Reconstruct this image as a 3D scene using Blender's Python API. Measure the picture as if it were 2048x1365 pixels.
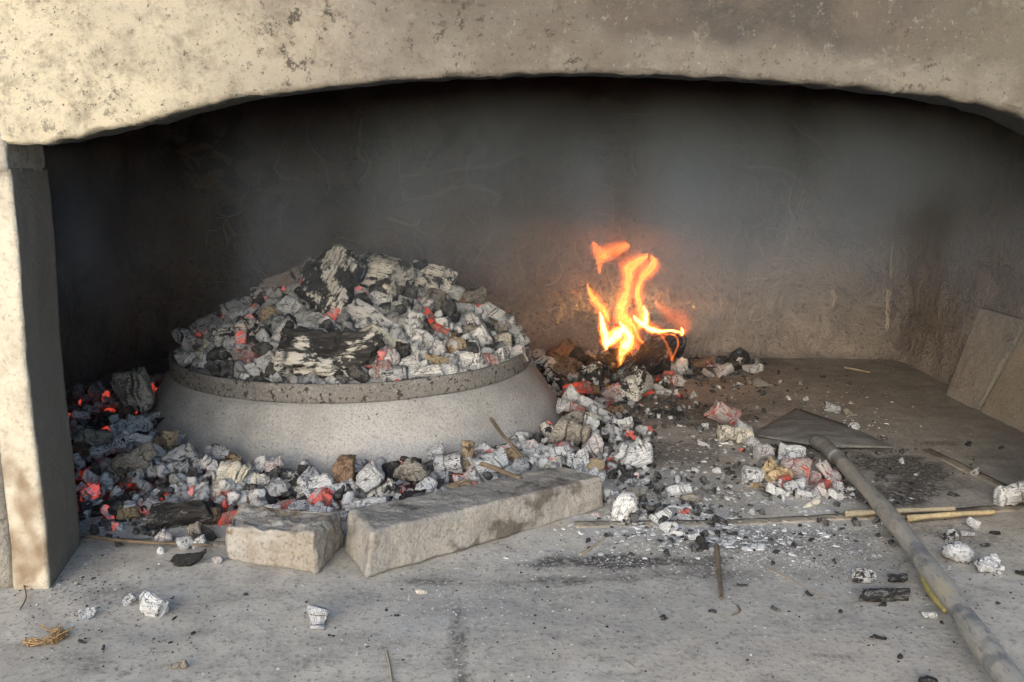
import bpy, bmesh, math, random
import numpy as np
from mathutils import Vector, Matrix, noise, Quaternion

for o in list(bpy.data.objects):
    bpy.data.objects.remove(o)
S = bpy.context.scene
COL = S.collection
R = math.radians

# ------------------------------------------------------------------ camera
CAM_H, PITCH, FPX = 0.40, R(10.5), 1900.0
cam_data = bpy.data.cameras.new('camera')
cam = bpy.data.objects.new('camera', cam_data)
COL.objects.link(cam)
cam.location = (0, 0, CAM_H)
cam.rotation_euler = (R(90) - PITCH, 0, 0)
cam_data.sensor_width = 36.0
cam_data.lens = FPX / 2048 * 36
cam_data.clip_start = 0.02
cam_data.clip_end = 500
S.camera = cam

# ------------------------------------------------------------------ light
SUN_DIR = Vector((-0.26, -0.93, 0.29)).normalized()      # towards the sun
world = bpy.data.worlds.new('World')
S.world = world
world.use_nodes = True
wn = world.node_tree
sky = wn.nodes.new('ShaderNodeTexSky')
sky.sky_type = 'NISHITA'
sky.sun_disc = False
sky.sun_elevation = math.asin(SUN_DIR.z)
sky.sun_rotation = math.atan2(SUN_DIR.x, SUN_DIR.y)
sky.air_density = 1.0
sky.dust_density = 1.3
sky.ozone_density = 2.0
bg = wn.nodes['Background']
bg.inputs['Strength'].default_value = 0.15
wn.links.new(sky.outputs[0], bg.inputs['Color'])
world.cycles.sampling_method = 'MANUAL'
world.cycles.sample_map_resolution = 256
sun_data = bpy.data.lights.new('sun', 'SUN')
sun_data.energy = 1.2
sun_data.angle = R(58)
sun_data.color = (1.0, 0.94, 0.84)
sun = bpy.data.objects.new('sun', sun_data)
COL.objects.link(sun)
sun.rotation_euler = SUN_DIR.to_track_quat('Z', 'Y').to_euler()
sun.location = SUN_DIR * 5
vs = S.view_settings
vs.view_transform = 'Standard'
vs.look = 'None'
vs.gamma = 1
vs.use_curve_mapping = False
vs.exposure = 1.15
S.cycles.volume_bounces = 0
S.cycles.max_bounces = 4
S.cycles.diffuse_bounces = 3
S.cycles.sample_clamp_indirect = 0.8
S.cycles.glossy_bounces = 2
S.cycles.caustics_reflective = False
S.cycles.adaptive_threshold = 0.08
S.cycles.transparent_max_bounces = 16
S.cycles.volume_max_steps = 128

# ------------------------------------------------------------------ helpers
CP, SP = math.cos(PITCH), math.sin(PITCH)
RIGHT, FWD, UP = Vector((1, 0, 0)), Vector((0, CP, -SP)), Vector((0, SP, CP))
CAMP = Vector((0, 0, CAM_H))

def ray(px, py):
    return (FWD + RIGHT * ((px - 1024) / FPX) + UP * (-(py - 682.5) / FPX))

def at(px, py, z=0.0):
    d = ray(px, py)
    return CAMP + d * ((z - CAM_H) / d.z)

def at_y(px, py, Y):
    d = ray(px, py)
    return CAMP + d * (Y / d.y)

def depth(p):
    return (p - CAMP).dot(FWD)

def m_per_px(p):
    return depth(p) / FPX

def link(o, parent=None):
    COL.objects.link(o)
    if parent is not None:
        o.parent = parent
    return o

def mesh_obj(name, verts, faces, material=None, parent=None, smooth=True, attrs=None):
    me = bpy.data.meshes.new(name)
    me.from_pydata([tuple(v) for v in verts], [], faces)
    if smooth:
        me.polygons.foreach_set('use_smooth', [True] * len(me.polygons))
    for k, vals in (attrs or {}).items():
        a = me.attributes.new(k, 'FLOAT', 'POINT')
        a.data.foreach_set('value', vals)
    me.update()
    if material:
        me.materials.append(material)
    return link(bpy.data.objects.new(name, me), parent)

def tag(o, label=None, cat=None, group=None, kind=None):
    if label: o['label'] = label
    if cat: o['category'] = cat
    if group: o['group'] = group
    if kind: o['kind'] = kind
    return o

def empty(name, loc=(0, 0, 0)):
    o = bpy.data.objects.new(name, None)
    o.location = loc
    o.empty_display_size = 0.05
    return link(o)

def nz(x, y, z, s=1.0, seed=0.0):
    return noise.noise(Vector((x * s + seed * 17.3, y * s - seed * 9.1, z * s + seed * 3.7)))

def fbm(x, y, z, s=1.0, octv=4, seed=0.0):
    return noise.fractal(Vector((x * s + seed * 17.3, y * s - seed * 9.1, z * s + seed * 3.7)), 1.0, 2.0, octv)

# ------------------------------------------------------------------ node helper
class G:
    def __init__(self, name):
        self.m = bpy.data.materials.new(name)
        self.m.use_nodes = True
        self.nt = self.m.node_tree
        self.bsdf = self.nt.nodes['Principled BSDF']
        self.out = self.nt.nodes['Material Output']
        self.tc = None
    def node(self, t, **kw):
        n = self.nt.nodes.new(t)
        for k, v in kw.items():
            setattr(n, k, v)
        return n
    def put(self, sock, v):
        if hasattr(v, 'is_linked') or isinstance(v, bpy.types.NodeSocket):
            self.nt.links.new(v, sock)
        elif isinstance(v, (tuple, list)) and sock.type == 'RGBA' and len(v) == 3:
            sock.default_value = (*v, 1)
        else:
            sock.default_value = v
    def coord(self, kind='Object'):
        if self.tc is None:
            self.tc = self.node('ShaderNodeTexCoord')
        return self.tc.outputs[kind]
    def pos(self):
        return self.node('ShaderNodeNewGeometry').outputs['Position']
    def math(self, op, a, b=0.0, c=None, clamp=False):
        n = self.node('ShaderNodeMath', operation=op, use_clamp=clamp)
        self.put(n.inputs[0], a); self.put(n.inputs[1], b)
        if c is not None: self.put(n.inputs[2], c)
        return n.outputs[0]
    def vmath(self, op, a, b=(0, 0, 0)):
        n = self.node('ShaderNodeVectorMath', operation=op)
        self.put(n.inputs[0], a); self.put(n.inputs[1], b)
        return n.outputs['Value'] if op in ('LENGTH', 'DISTANCE', 'DOT_PRODUCT') else n.outputs[0]
    def mul(self, v, s):
        return self.vmath('MULTIPLY', v, s)
    def noise(self, v, scale, detail=4, rough=0.55, dist=0.0, color=False):
        n = self.node('ShaderNodeTexNoise')
        self.put(n.inputs['Vector'], v)
        n.inputs['Scale'].default_value = scale
        n.inputs['Detail'].default_value = detail
        n.inputs['Roughness'].default_value = rough
        n.inputs['Distortion'].default_value = dist
        return n.outputs['Color' if color else 0]
    def voro(self, v, scale, feature='F1', rand=1.0, out='Distance'):
        n = self.node('ShaderNodeTexVoronoi', feature=feature)
        self.put(n.inputs['Vector'], v)
        n.inputs['Scale'].default_value = scale
        n.inputs['Randomness'].default_value = rand
        return n.outputs[out]
    def ss(self, v, lo, hi, a=0.0, b=1.0):
        n = self.node('ShaderNodeMapRange', interpolation_type='SMOOTHSTEP')
        self.put(n.inputs[0], v)
        for i, x in enumerate((lo, hi, a, b)):
            self.put(n.inputs[i + 1], x)
        return n.outputs[0]
    def mix(self, f, a, b, mode='MIX'):
        n = self.node('ShaderNodeMix', data_type='RGBA', blend_type=mode)
        self.put(n.inputs[0], f); self.put(n.inputs[6], a); self.put(n.inputs[7], b)
        return n.outputs[2]
    def sep(self, v):
        n = self.node('ShaderNodeSeparateXYZ'); self.put(n.inputs[0], v)
        return n.outputs
    def attr(self, name):
        n = self.node('ShaderNodeAttribute', attribute_name=name)
        return n.outputs['Fac']
    def warp(self, v, scale, amount):
        c = self.noise(v, scale, 2, color=True)
        c = self.vmath('SUBTRACT', c, (0.5, 0.5, 0.5))
        return self.vmath('ADD', v, self.mul(c, (amount, amount, amount)))
    def bump(self, h, strength, dist, prev=None):
        n = self.node('ShaderNodeBump')
        self.put(n.inputs['Height'], h)
        n.inputs['Strength'].default_value = strength
        n.inputs['Distance'].default_value = dist
        if prev is not None: self.put(n.inputs['Normal'], prev)
        return n.outputs[0]
    def done(self, color, rough=0.9, normal=None, spec=0.2):
        self.put(self.bsdf.inputs['Base Color'], color)
        self.put(self.bsdf.inputs['Roughness'], rough)
        self.bsdf.inputs['Specular IOR Level'].default_value = spec
        if normal is not None: self.put(self.bsdf.inputs['Normal'], normal)
        return self.m

# ------------------------------------------------------------------ setting materials
def sstep(v, lo, hi):
    if hi < lo: return 1.0 - sstep(v, hi, lo)
    t = min(1.0, max(0.0, (v - lo) / (hi - lo)))
    return t * t * (3 - 2 * t)

def mat_floor():
    """large stains come from mesh attributes (soot, ash, dust, warm, crack), fine grain from noise"""
    g = G('hearth_concrete')
    P = g.pos()
    n2 = g.noise(P, 30, 4, 0.65)
    n3 = g.noise(P, 170, 4, 0.7)
    n1 = g.attr('patch')
    c = g.mix(n1, (0.415, 0.382, 0.328), (0.50, 0.455, 0.388))
    c = g.mix(g.ss(n2, 0.40, 0.66, 0, 0.6), c, (0.315, 0.284, 0.248))
    c = g.mix(g.attr('warm'), c, (0.50, 0.43, 0.345))
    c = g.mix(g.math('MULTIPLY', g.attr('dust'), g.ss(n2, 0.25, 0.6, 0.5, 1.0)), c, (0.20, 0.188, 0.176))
    c = g.mix(g.math('MULTIPLY', g.attr('ash'), g.ss(n3, 0.40, 0.60, .25, 1)), c, (0.55, 0.55, 0.55))
    c = g.mix(g.math('MULTIPLY', g.attr('soot'), g.ss(n3, 0.36, 0.58, 0.35, 1.0)), c, (0.05, 0.047, 0.045))
    c = g.mix(g.ss(n3, 0.52, 0.66, 0, .62), c, (0.16, 0.15, 0.14))
    c = g.mix(g.ss(n3, 0.42, 0.30, 0, .35), c, (0.6, 0.59, 0.57))
    cr = g.math('MULTIPLY', g.attr('crack'), g.ss(n3, .38, .55, .3, 1))
    c = g.mix(g.math('MULTIPLY', cr, .8), c, (0.07, 0.065, 0.06))
    nb = g.bump(n3, 0.32, 0.0025)
    return g.done(c, 0.92, nb)

def mat_facade():
    g = G('facade_plaster')
    P = g.pos()
    n2 = g.noise(P, 20, 6, 0.78, 0.3)
    n3 = g.noise(P, 85, 6, 0.80)
    n4 = g.noise(g.vmath('ADD', P, (3, 1, 7)), 240, 3, 0.7)
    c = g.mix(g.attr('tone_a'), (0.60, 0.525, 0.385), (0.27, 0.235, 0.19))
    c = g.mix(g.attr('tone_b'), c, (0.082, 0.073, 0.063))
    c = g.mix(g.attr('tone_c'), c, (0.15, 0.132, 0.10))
    c = g.mix(g.math('MULTIPLY', g.attr('band'), .6), c, (0.27, 0.24, 0.195))
    c = g.mix(g.math('MULTIPLY', g.attr('cloud'), .6), c, (0.13, 0.108, 0.086))
    c = g.mix(g.ss(n2, 0.46, 0.68, 0, 0.62), c, (0.15, 0.122, 0.095))
    c = g.mix(g.ss(n2, 0.46, 0.28, 0, 0.40), c, (0.36, 0.32, 0.265))
    c = g.mix(g.ss(n3, 0.50, 0.68, 0, .55), c, (0.12, 0.098, 0.076))
    c = g.mix(g.math('MULTIPLY', g.ss(n3, 0.56, 0.62), g.attr('blotch')), c, (0.075, 0.064, 0.052))
    c = g.mix(g.ss(n3, 0.42, 0.30, 0, .4), c, (0.42, 0.38, 0.32))
    c = g.mix(g.math('MULTIPLY', g.ss(n4, 0.63, 0.68), .8), c, (0.07, 0.06, 0.05))
    c = g.mix(g.math('MULTIPLY', g.ss(n4, 0.345, 0.30), .3), c, (0.5, 0.46, 0.39))
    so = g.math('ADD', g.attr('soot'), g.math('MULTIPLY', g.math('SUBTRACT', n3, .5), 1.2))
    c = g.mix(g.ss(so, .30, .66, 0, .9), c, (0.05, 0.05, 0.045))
    nb = g.bump(g.math('ADD', n3, g.math('MULTIPLY', n4, .4)), 0.8, 0.006)
    return g.done(c, 0.95, nb)

def mat_firebox(name, seed):
    g = G(name)
    P = g.vmath('ADD', g.pos(), (seed, seed * .3, 0))
    n2 = g.noise(P, 15, 6, 0.76, 0.9)
    n3 = g.noise(P, 120, 3, 0.6)
    lo = g.mix(g.attr('patch'), (0.29, 0.257, 0.232), (0.23, 0.204, 0.185))
    lo = g.mix(g.ss(n2, .45, .7, 0, .55), lo, (0.155, 0.135, 0.12))
    hi = g.mix(g.ss(n2, .42, .62), (0.022, 0.022, 0.024), (0.28, 0.24, 0.20))
    s_ = g.math('ADD', g.attr('soot'), g.math('MULTIPLY', g.math('SUBTRACT', n2, .5), .7))
    c = g.mix(g.ss(s_, .15, .85), lo, hi)
    ridge = g.ss(g.math('ABSOLUTE', g.math('SUBTRACT', n2, .49)), .022, .0, 0, 1)
    c = g.mix(g.math('MULTIPLY', ridge, .7), c, (0.36, 0.315, 0.265))
    c = g.mix(g.ss(n3, .55, .7, 0, .5), c, (0.04, 0.035, 0.03))
    nb = g.bump(n3, 0.7, 0.006)
    nb = g.bump(n2, 0.8, 0.022, nb)
    return g.done(c, 0.95, nb, 0.1)

def mat_stone(name, c1, c2, c3, dark, scale=1.0, soot=None, pits=.5, face_tone=None):
    g = G(name)
    P = g.coord('Object')
    n1 = g.noise(P, 14 * scale, 2, 0.6)
    n2 = g.noise(P, 55 * scale, 4, 0.68)
    n3 = g.noise(P, 260 * scale, 3, 0.65)
    c = g.mix(g.ss(n1, .35, .65), c1, c2)
    c = g.mix(g.ss(n2, .45, .68, 0, .6), c, c3)
    c = g.mix(g.ss(n3, .5, .72, 0, pits), c, dark)
    if soot:
        P2 = g.vmath('ADD', P, (4, 1, 2))
        b = g.noise(P2, soot[0], 4, 0.7, .4)
        c = g.mix(g.ss(b, soot[1], soot[1] + .12, 0, .9), c, soot[2])
    if face_tone:
        gm = g.math('ADD', g.attr('face_tone'), g.math('MULTIPLY', g.math('SUBTRACT', n2, .5), .6))
        c = g.mix(g.ss(gm, .15, .85, 0, .92), c, face_tone)
    h = g.math('ADD', g.math('MULTIPLY', n2, .6), g.math('MULTIPLY', n3, .5))
    return g.done(c, .93, g.bump(h, .8, .005), .15)

M = {}
M['floor'] = mat_floor()
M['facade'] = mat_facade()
M['back'] = mat_firebox('sooty_back_wall', 0.0)
M['side'] = mat_firebox('sooty_side_wall', 2.7)
M['jamb'] = mat_stone('jamb_limestone', (0.55, 0.495, 0.395), (0.47, 0.42, 0.335), (0.37, 0.32, 0.245), (0.20, 0.165, 0.12), .7, (6, .55, (0.20, 0.135, 0.08)), .4, (.17, .152, .128))
M['block'] = mat_stone('kerb_stone', (0.33, 0.31, 0.28), (0.28, 0.262, 0.237), (0.235, 0.216, 0.192), (0.13, 0.118, 0.10), 1.0, (15, .555, (0.10, 0.088, 0.075)), .55)
M['block2'] = mat_stone('rough_kerb_stone', (0.36, 0.34, 0.31), (0.30, 0.268, 0.225), (0.24, 0.205, 0.165), (0.12, 0.095, 0.07), 1.0, (22, .55, (0.17, 0.115, 0.065)), .6)
M['slab'] = mat_stone('grey_slab', (0.31, 0.285, 0.245), (0.25, 0.23, 0.20), (0.36, 0.335, 0.295), (0.09, 0.08, 0.07), .8, (11, .55, (0.08, 0.07, 0.06)), .5)
M['slab2'] = mat_stone('tan_slab', (0.37, 0.32, 0.25), (0.31, 0.27, 0.215), (0.34, 0.30, 0.24), (0.10, 0.08, 0.06), .8, (14, .62, (0.10, 0.08, 0.055)), .4)
M['strip'] = mat_stone('hearth_edging', (0.38, 0.33, 0.255), (0.32, 0.28, 0.22), (0.25, 0.22, 0.18), (0.09, 0.08, 0.07), .6, (9, .48, (0.12, 0.105, 0.09)), .6)

# ------------------------------------------------------------------ floor and ground
def grid(nx, ny, fn):
    vs_, fs = [], []
    for j in range(ny):
        for i in range(nx):
            vs_.append(fn(i / (nx - 1), j / (ny - 1)))
    for j in range(ny - 1):
        for i in range(nx - 1):
            a = j * nx + i
            fs.append((a, a + 1, a + nx + 1, a + nx))
    return vs_, fs

def floor_h(x, y):
    return fbm(x, y, 0, 5, 3) * .0022 + fbm(x, y, 3, 30, 3) * .0009

def floor_fn(u, v):
    x, y = -1.5 + 3.1 * u, 0.28 + 1.80 * v
    return (x, y, floor_h(x, y))
v_, f_ = grid(420, 244, floor_fn)
ASH = ((1330, 1040, .16, .07, .75), (1300, 960, .12, .09, .5), (1560, 1060, .14, .05, .55), (1160, 1075, .12, .03, .5),
       (1600, 1000, .12, .06, .6), (330, 1050, .15, .06, .6), (1080, 1110, .13, .03, .35), (900, 1230, .14, .05, .18), (1450, 860, .2, .2, .22),
       (240, 960, .18, .2, .4), (800, 1010, .3, .08, .5))
SOOT = ((1800, 935, .085, .10, 1.9), (1840, 970, .05, .06, 1.4), (1760, 990, .07, .05, 1.5), (1880, 885, .06, .02, .6), (1270, 1125, .13, .024, 1.2), (1130, 1160, .1, .014, .9),
        (1380, 1150, .12, .02, .5), (1480, 1090, .16, .03, .6), (1620, 1070, .12, .02, .55), (860, 1162, .05, .012, .7), (1330, 900, .16, .1, .7), (1420, 830, .14, .12, .6), (1520, 800, .10, .10, .45),
        (1320, 820, .25, .16, .5), (740, 1195, .05, .02, .3), (640, 1320, .03, .012, .4), (1960, 1075, .05, .03, .4),
        (210, 1190, .06, .03, .35), (470, 1195, .05, .02, .35), (250, 900, .16, .3, .5), (1490, 720, .14, .1, .6), (1280, 720, .2, .2, .7), (1600, 900, .12, .05, .6))
rs_ = random.Random(77)
SOOT += tuple((rs_.uniform(0, 2048), rs_.uniform(1090, 1365), rs_.uniform(.008, .045), rs_.uniform(.004, .012), rs_.uniform(.15, .45)) for _ in range(70))
SOOT += tuple((rs_.uniform(1200, 2048), rs_.uniform(720, 1080), rs_.uniform(.02, .08), rs_.uniform(.01, .04), rs_.uniform(.1, .4)) for _ in range(26))
ASH += tuple((rs_.uniform(1150, 1800), rs_.uniform(850, 1110), rs_.uniform(.02, .07), rs_.uniform(.01, .03), rs_.uniform(.15, .5)) for _ in range(45))
ASH += tuple((rs_.uniform(0, 2048), rs_.uniform(1080, 1365), rs_.uniform(.01, .06), rs_.uniform(.005, .02), rs_.uniform(.08, .28)) for _ in range(50))
def floor_attrs(verts):
    A = {k: [] for k in ('patch', 'warm', 'dust', 'ash', 'soot', 'crack')}
    ash = [(at(p[0], p[1]), p[2], p[3], p[4]) for p in ASH]
    soot = [(at(p[0], p[1]), p[2], p[3], p[4]) for p in SOOT]
    warm = at(1560, 1330)
    ca, cb = at(915, 1175), at(917, 1400)
    for x, y, z in verts:
        n1 = fbm(x, y, 0, 5, 3, 2)
        wob = fbm(x, y, 1, 26, 3, 5) * .42
        A['patch'].append(sstep(n1, -.35, .35))
        A['warm'].append(.6 * sstep(1 - math.hypot((x - warm.x) / .22, (y - warm.y) / .09) - wob, 0, .8))
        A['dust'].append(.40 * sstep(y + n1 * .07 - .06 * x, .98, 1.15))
        for key, lst in (('ash', ash), ('soot', soot)):
            k = 0.0
            for c, rx, ry, f in lst:
                dx, dy = (x - c.x) / rx, (y - c.y) / ry
                if abs(dx) < 1.6 and abs(dy) < 1.6:
                    k = 1 - (1 - k) * (1 - min(1, f * sstep(1 - math.hypot(dx, dy) - wob, 0, .75)))
            A[key].append(k)
        cx = x - (ca.x + (y - ca.y) * (cb.x - ca.x) / (cb.y - ca.y)) + nz(x, y, 0, 40, 3) * .006
        A['crack'].append(sstep(.0085 - abs(cx), 0, .006) * sstep(ca.y - y, 0, .1) if y < ca.y else 0.0)
    return A
tag(mesh_obj('hearth_floor', v_, f_, M['floor'], attrs=floor_attrs(v_)), kind='structure')
g = G('pale_bounce_terrace')  # unseen terrace, made pale to bounce light up into the firebox
nn = g.noise(g.pos(), 3, 6)
g.done(g.mix(nn, (0.62, 0.60, 0.56), (0.54, 0.52, 0.49)), .95, g.bump(nn, .5, .03))
M['bounce_ground'] = g.m
gr = mesh_obj('ground', [(-60, -60, -.75), (60, -60, -.75), (60, 60, -.75), (-60, 60, -.75)], [(0, 1, 2, 3)], M['bounce_ground'])
tag(gr, kind='structure')

# ------------------------------------------------------------------ the fireplace
def facade_attrs(verts, edge=None, soot=None):
    A = {k: [] for k in ('tone_a', 'tone_b', 'tone_c', 'band', 'blotch', 'soot', 'cloud')}
    for i, (x, y, z) in enumerate(verts):
        n1 = fbm(x, y, z, 7, 4, 8)
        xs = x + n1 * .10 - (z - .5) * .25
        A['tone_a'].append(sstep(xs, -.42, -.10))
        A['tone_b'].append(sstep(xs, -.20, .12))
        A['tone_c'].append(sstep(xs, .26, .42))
        e = (edge[i] if edge else 1) + fbm(x, y, z, 30, 2, 3) * .012
        A['band'].append(sstep(.045 - e, 0, .03) * sstep(x, -.25, .1))
        A['blotch'].append(sstep(fbm(x, y, z, 14, 4, 4), .02, .35) * (.35 + .65 * sstep(x, -.4, -.1)))
        A['soot'].append(soot[i] if soot else 0.0)
        A['cloud'].append(sstep(fbm(x, y, z, 10, 5, 13), .0, .45) * sstep(x, -.45, -.1))
    return A
def firebox_attrs(verts):
    A = {'soot': [], 'patch': []}
    for x, y, z in verts:
        n1 = fbm(x, y, z, 4, 4, 6)
        zz = z + n1 * .10 - .10 * sstep(x, .1, .8)
        A['soot'].append(sstep(zz, .08, .50)); A['patch'].append(sstep(fbm(x, y, z, 6, 3, 9), -.3, .3))
    return A

FY, AT = 0.85, 0.078            # plane of the front, thickness of the arch
fire = empty('outdoor_fireplace', (0, FY, 0))
tag(fire, 'plastered masonry fireplace with a low soot stained arch and dark firebox', 'fireplace')

def part(name, v, f, m, parent=fire, smooth=True, attrs=None):
    loc = parent.location
    o = mesh_obj(name, [(p[0] - loc[0], p[1] - loc[1], p[2] - loc[2]) for p in v], f, m, parent, smooth, attrs)
    return o

arch_px = [(95, 287), (200, 263), (300, 240), (400, 214), (500, 193), (600, 180), (700, 170), (800, 160), (900, 153), (1024, 149), (1120, 146),
           (1199, 146), (1300, 149), (1424, 153), (1530, 160), (1624, 167), (1730, 177), (1824, 187), (1900, 197), (1974, 210), (2048, 232)]
apts = [(at_y(px, py, FY).x, at_y(px, py, FY).z) for px, py in arch_px]
apts += [(.47, .432), (.51, .412), (.545, .38), (.575, .36)]
AX = np.array([p[0] for p in apts]); AZ = np.array([p[1] for p in apts])
XL = AX[0]

def arch_z(x):
    if x < XL: return AZ[0] - .001
    if x > AX[-1]: return AZ[-1]
    return float(np.interp(x, AX, AZ)) + nz(x, 0, 0, 28, 2) * .0016 + nz(x, 0, 0, 90, 5) * .0012 + nz(x, 0, 0, 260, 7) * .0009

def lintel():
    xs = np.concatenate([np.linspace(-1.35, -.50, 20), np.linspace(-.49, .56, 240), np.linspace(.58, 1.5, 20)])
    rad = .0055
    rows = [('z', z) for z in np.linspace(1.3, .66, 14)]
    rows += [('t', t) for t in np.linspace(1.0, 0.0, 42)]          # from z=.64 to arch edge + rad
    rows += [('a', a) for a in np.linspace(0.15, 1.0, 6)]           # rounding
    rows += [('s', s) for s in np.linspace(0.08, 1, 10)]            # soffit
    rows += [('b', b) for b in np.linspace(0.05, 1, 8)]            # back of the wall
    verts, edge, soot = [], [], []
    for kind, val in rows:
        for x in xs:
            az = arch_z(x)
            if kind == 'z': p = [x, FY, val]
            elif kind == 't': p = [x, FY, az + rad + (val ** 1.5) * (.64 - az - rad)]
            elif kind == 'a':
                a = val * math.pi / 2
                p = [x, FY + rad * (1 - math.cos(a)), az + rad * (1 - math.sin(a))]
            elif kind == 's': p = [x, FY + rad + val * (AT - rad), az + val * .004]
            else: p = [x, FY + AT, az + .004 + val * (1.3 - az)]
            e = p[2] - az if kind in 'zt' else 0
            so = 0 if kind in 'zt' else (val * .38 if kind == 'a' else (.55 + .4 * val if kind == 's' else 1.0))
            d = fbm(x, p[1], p[2], 9, 3, 1) * .004 + fbm(x, p[1], p[2], 45, 3, 3) * .0016
            if kind in 'zta': p[1] += d
            if kind in 'as': p[2] += fbm(x, p[1], 0, 60, 3, 4) * .0018
            if kind in 'b': p[1] += d
            verts.append(p); edge.append(e); soot.append(so)
    n = len(xs)
    faces = [(r * n + i, r * n + i + 1, (r + 1) * n + i + 1, (r + 1) * n + i) for r in range(len(rows) - 1) for i in range(n - 1)]
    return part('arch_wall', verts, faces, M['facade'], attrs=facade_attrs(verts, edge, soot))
lintel()

def rough_box(corners_fn, n, amp, scale, seed, rnd=.12):
    """a box of cells n=(a,b,c), bent by corners_fn(u,v,w), rounded and roughened"""
    key, verts, faces = {}, [], []
    def vid(i, j, k):
        q = (i, j, k)
        if q not in key:
            key[q] = len(verts); verts.append(q)
        return key[q]
    a, b, c = n
    for i in range(a):
        for j in range(b):
            faces.append((vid(i, j, 0), vid(i, j + 1, 0), vid(i + 1, j + 1, 0), vid(i + 1, j, 0)))
            faces.append((vid(i, j, c), vid(i + 1, j, c), vid(i + 1, j + 1, c), vid(i, j + 1, c)))
    for i in range(a):
        for k in range(c):
            faces.append((vid(i, 0, k), vid(i + 1, 0, k), vid(i + 1, 0, k + 1), vid(i, 0, k + 1)))
            faces.append((vid(i, b, k), vid(i, b, k + 1), vid(i + 1, b, k + 1), vid(i + 1, b, k)))
    for j in range(b):
        for k in range(c):
            faces.append((vid(0, j, k), vid(0, j, k + 1), vid(0, j + 1, k + 1), vid(0, j + 1, k)))
            faces.append((vid(a, j, k), vid(a, j + 1, k), vid(a, j + 1, k + 1), vid(a, j, k + 1)))
    out = []
    for q in verts:
        u, v, w = q[0] / a, q[1] / b, q[2] / c
        p = Vector(corners_fn(u, v, w))
        on = [(t < 1e-6) or (t > 1 - 1e-6) for t in (u, v, w)]
        cen = Vector(corners_fn(.5 if on[0] else u, .5 if on[1] else v, .5 if on[2] else w))
        d = (p - cen)
        if d.length > 1e-6:
            dn = d.normalized()
            if sum(on) >= 2:
                p -= dn * rnd * (0.7 if sum(on) == 2 else 1.0)
            p += dn * (fbm(p.x, p.y, p.z, scale, 4, seed) * amp + fbm(p.x, p.y, p.z, scale * 5, 3, seed + 2) * amp * .35)
        out.append(p)
    return out, faces

def box_fn(x0, x1, y0, y1, z0, z1):
    return lambda u, v, w: (x0 + (x1 - x0) * u, y0 + (y1 - y0) * v, z0 + (z1 - z0) * w)

# left jamb: a stone slab on edge
JF, JB = at(98, 1180), at(160, 1090)
def jamb_fn(u, v, w):
    xr = JF.x + (JB.x - JF.x) * v
    xl = -.478
    wob = .0015 * math.sin(w * 9)
    return (xl + (xr - xl) * u + wob, FY + .001 + (JB.y - FY) * v, -.004 + w * .402)
v_, f_ = rough_box(jamb_fn, (8, 18, 70), .0013, 30, 3, .0016)
def jamb_tone(p):  # darker tone over the inner face, with soot near the head
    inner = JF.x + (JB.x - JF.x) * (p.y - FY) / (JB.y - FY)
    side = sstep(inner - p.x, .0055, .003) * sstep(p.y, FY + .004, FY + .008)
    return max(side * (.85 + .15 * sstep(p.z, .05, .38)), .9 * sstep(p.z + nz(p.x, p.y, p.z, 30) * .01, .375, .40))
part('jamb', v_, f_, M['jamb'], attrs={'face_tone': [jamb_tone(p) for p in v_]})
# mortar head over the jamb
v_, f_ = rough_box(lambda u, v, w: (-.60 + (.60 + JF.x + .001 - .019 * v) * u, FY - .001 + .108 * v, .394 + w * .034), (30, 18, 6), .003, 34, 6, .0012)
part('mortar_bed', v_, f_, mat_stone('grey_mortar', (0.36, 0.325, 0.27), (0.25, 0.23, 0.20), (0.17, 0.155, 0.135), (0.08, 0.075, 0.07), .6, None, .6))
v_, f_ = rough_box(box_fn(-1.35, -.480, FY + .004, FY + .115, -.004, .404), (40, 6, 30), .003, 15, 9, .002)
part('pier', v_, f_, M['slab'])
v_, f_ = rough_box(box_fn(.575, 1.5, FY + .004, FY + .115, -.004, .365), (40, 6, 30), .003, 15, 11, .002)
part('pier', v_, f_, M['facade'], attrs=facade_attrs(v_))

# firebox
BY, LX, RX = 1.97, -.785, .808
def rel(x, y, z, s):
    return fbm(x, y, z, 6, 4, s) * .010 + fbm(x, y, z, 30, 4, s + 1) * .0035
def back_fn(u, v):
    x, z = LX - .02 + (RX - LX + .04) * u, -.01 + 1.2 * v
    bulge = -.02 * math.exp(-((z - .02) / .03) ** 2) * (1 + nz(x, 0, 0, 12)) 
    return (x, BY + rel(x, 0, z, 4) + bulge, z)
v_, f_ = grid(220, 150, back_fn)
part('back_wall', v_, f_, M['back'], attrs=firebox_attrs(v_))
def right_fn(u, v):
    y, z = .95 + (BY - .95 + .02) * u, -.01 + 1.2 * v
    corner = -.018 * math.exp(-((y - BY) / .03) ** 2)
    return (RX + rel(0, y, z, 7) * .9 + corner, y, z)
v_, f_ = grid(130, 130, right_fn)
part('side_wall', v_, f_, M['side'], attrs=firebox_attrs(v_))
def left_fn(u, v):
    y, z = .95 + (BY - .95 + .02) * u, -.01 + 1.2 * v
    return (LX + rel(0, y, z, 12), y, z)
v_, f_ = grid(110, 110, left_fn)
part('side_wall', v_, f_, M['side'], attrs=firebox_attrs(v_))
v_, f_ = grid(30, 30, lambda u, v: (LX - .05 + (RX - LX + .1) * u, .86 + 1.2 * v, 1.19 + nz(u, v, 0, 6) * .01))
part('hood_ceiling', v_, f_, M['side'], attrs=firebox_attrs(v_))
v_, f_ = rough_box(box_fn(-1.5, 1.6, .282, 2.1, -.76, -.012), (40, 24, 10), .004, 6, 2, .004)
part('hearth_base', v_, f_, M['facade'], attrs=facade_attrs(v_))

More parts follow.
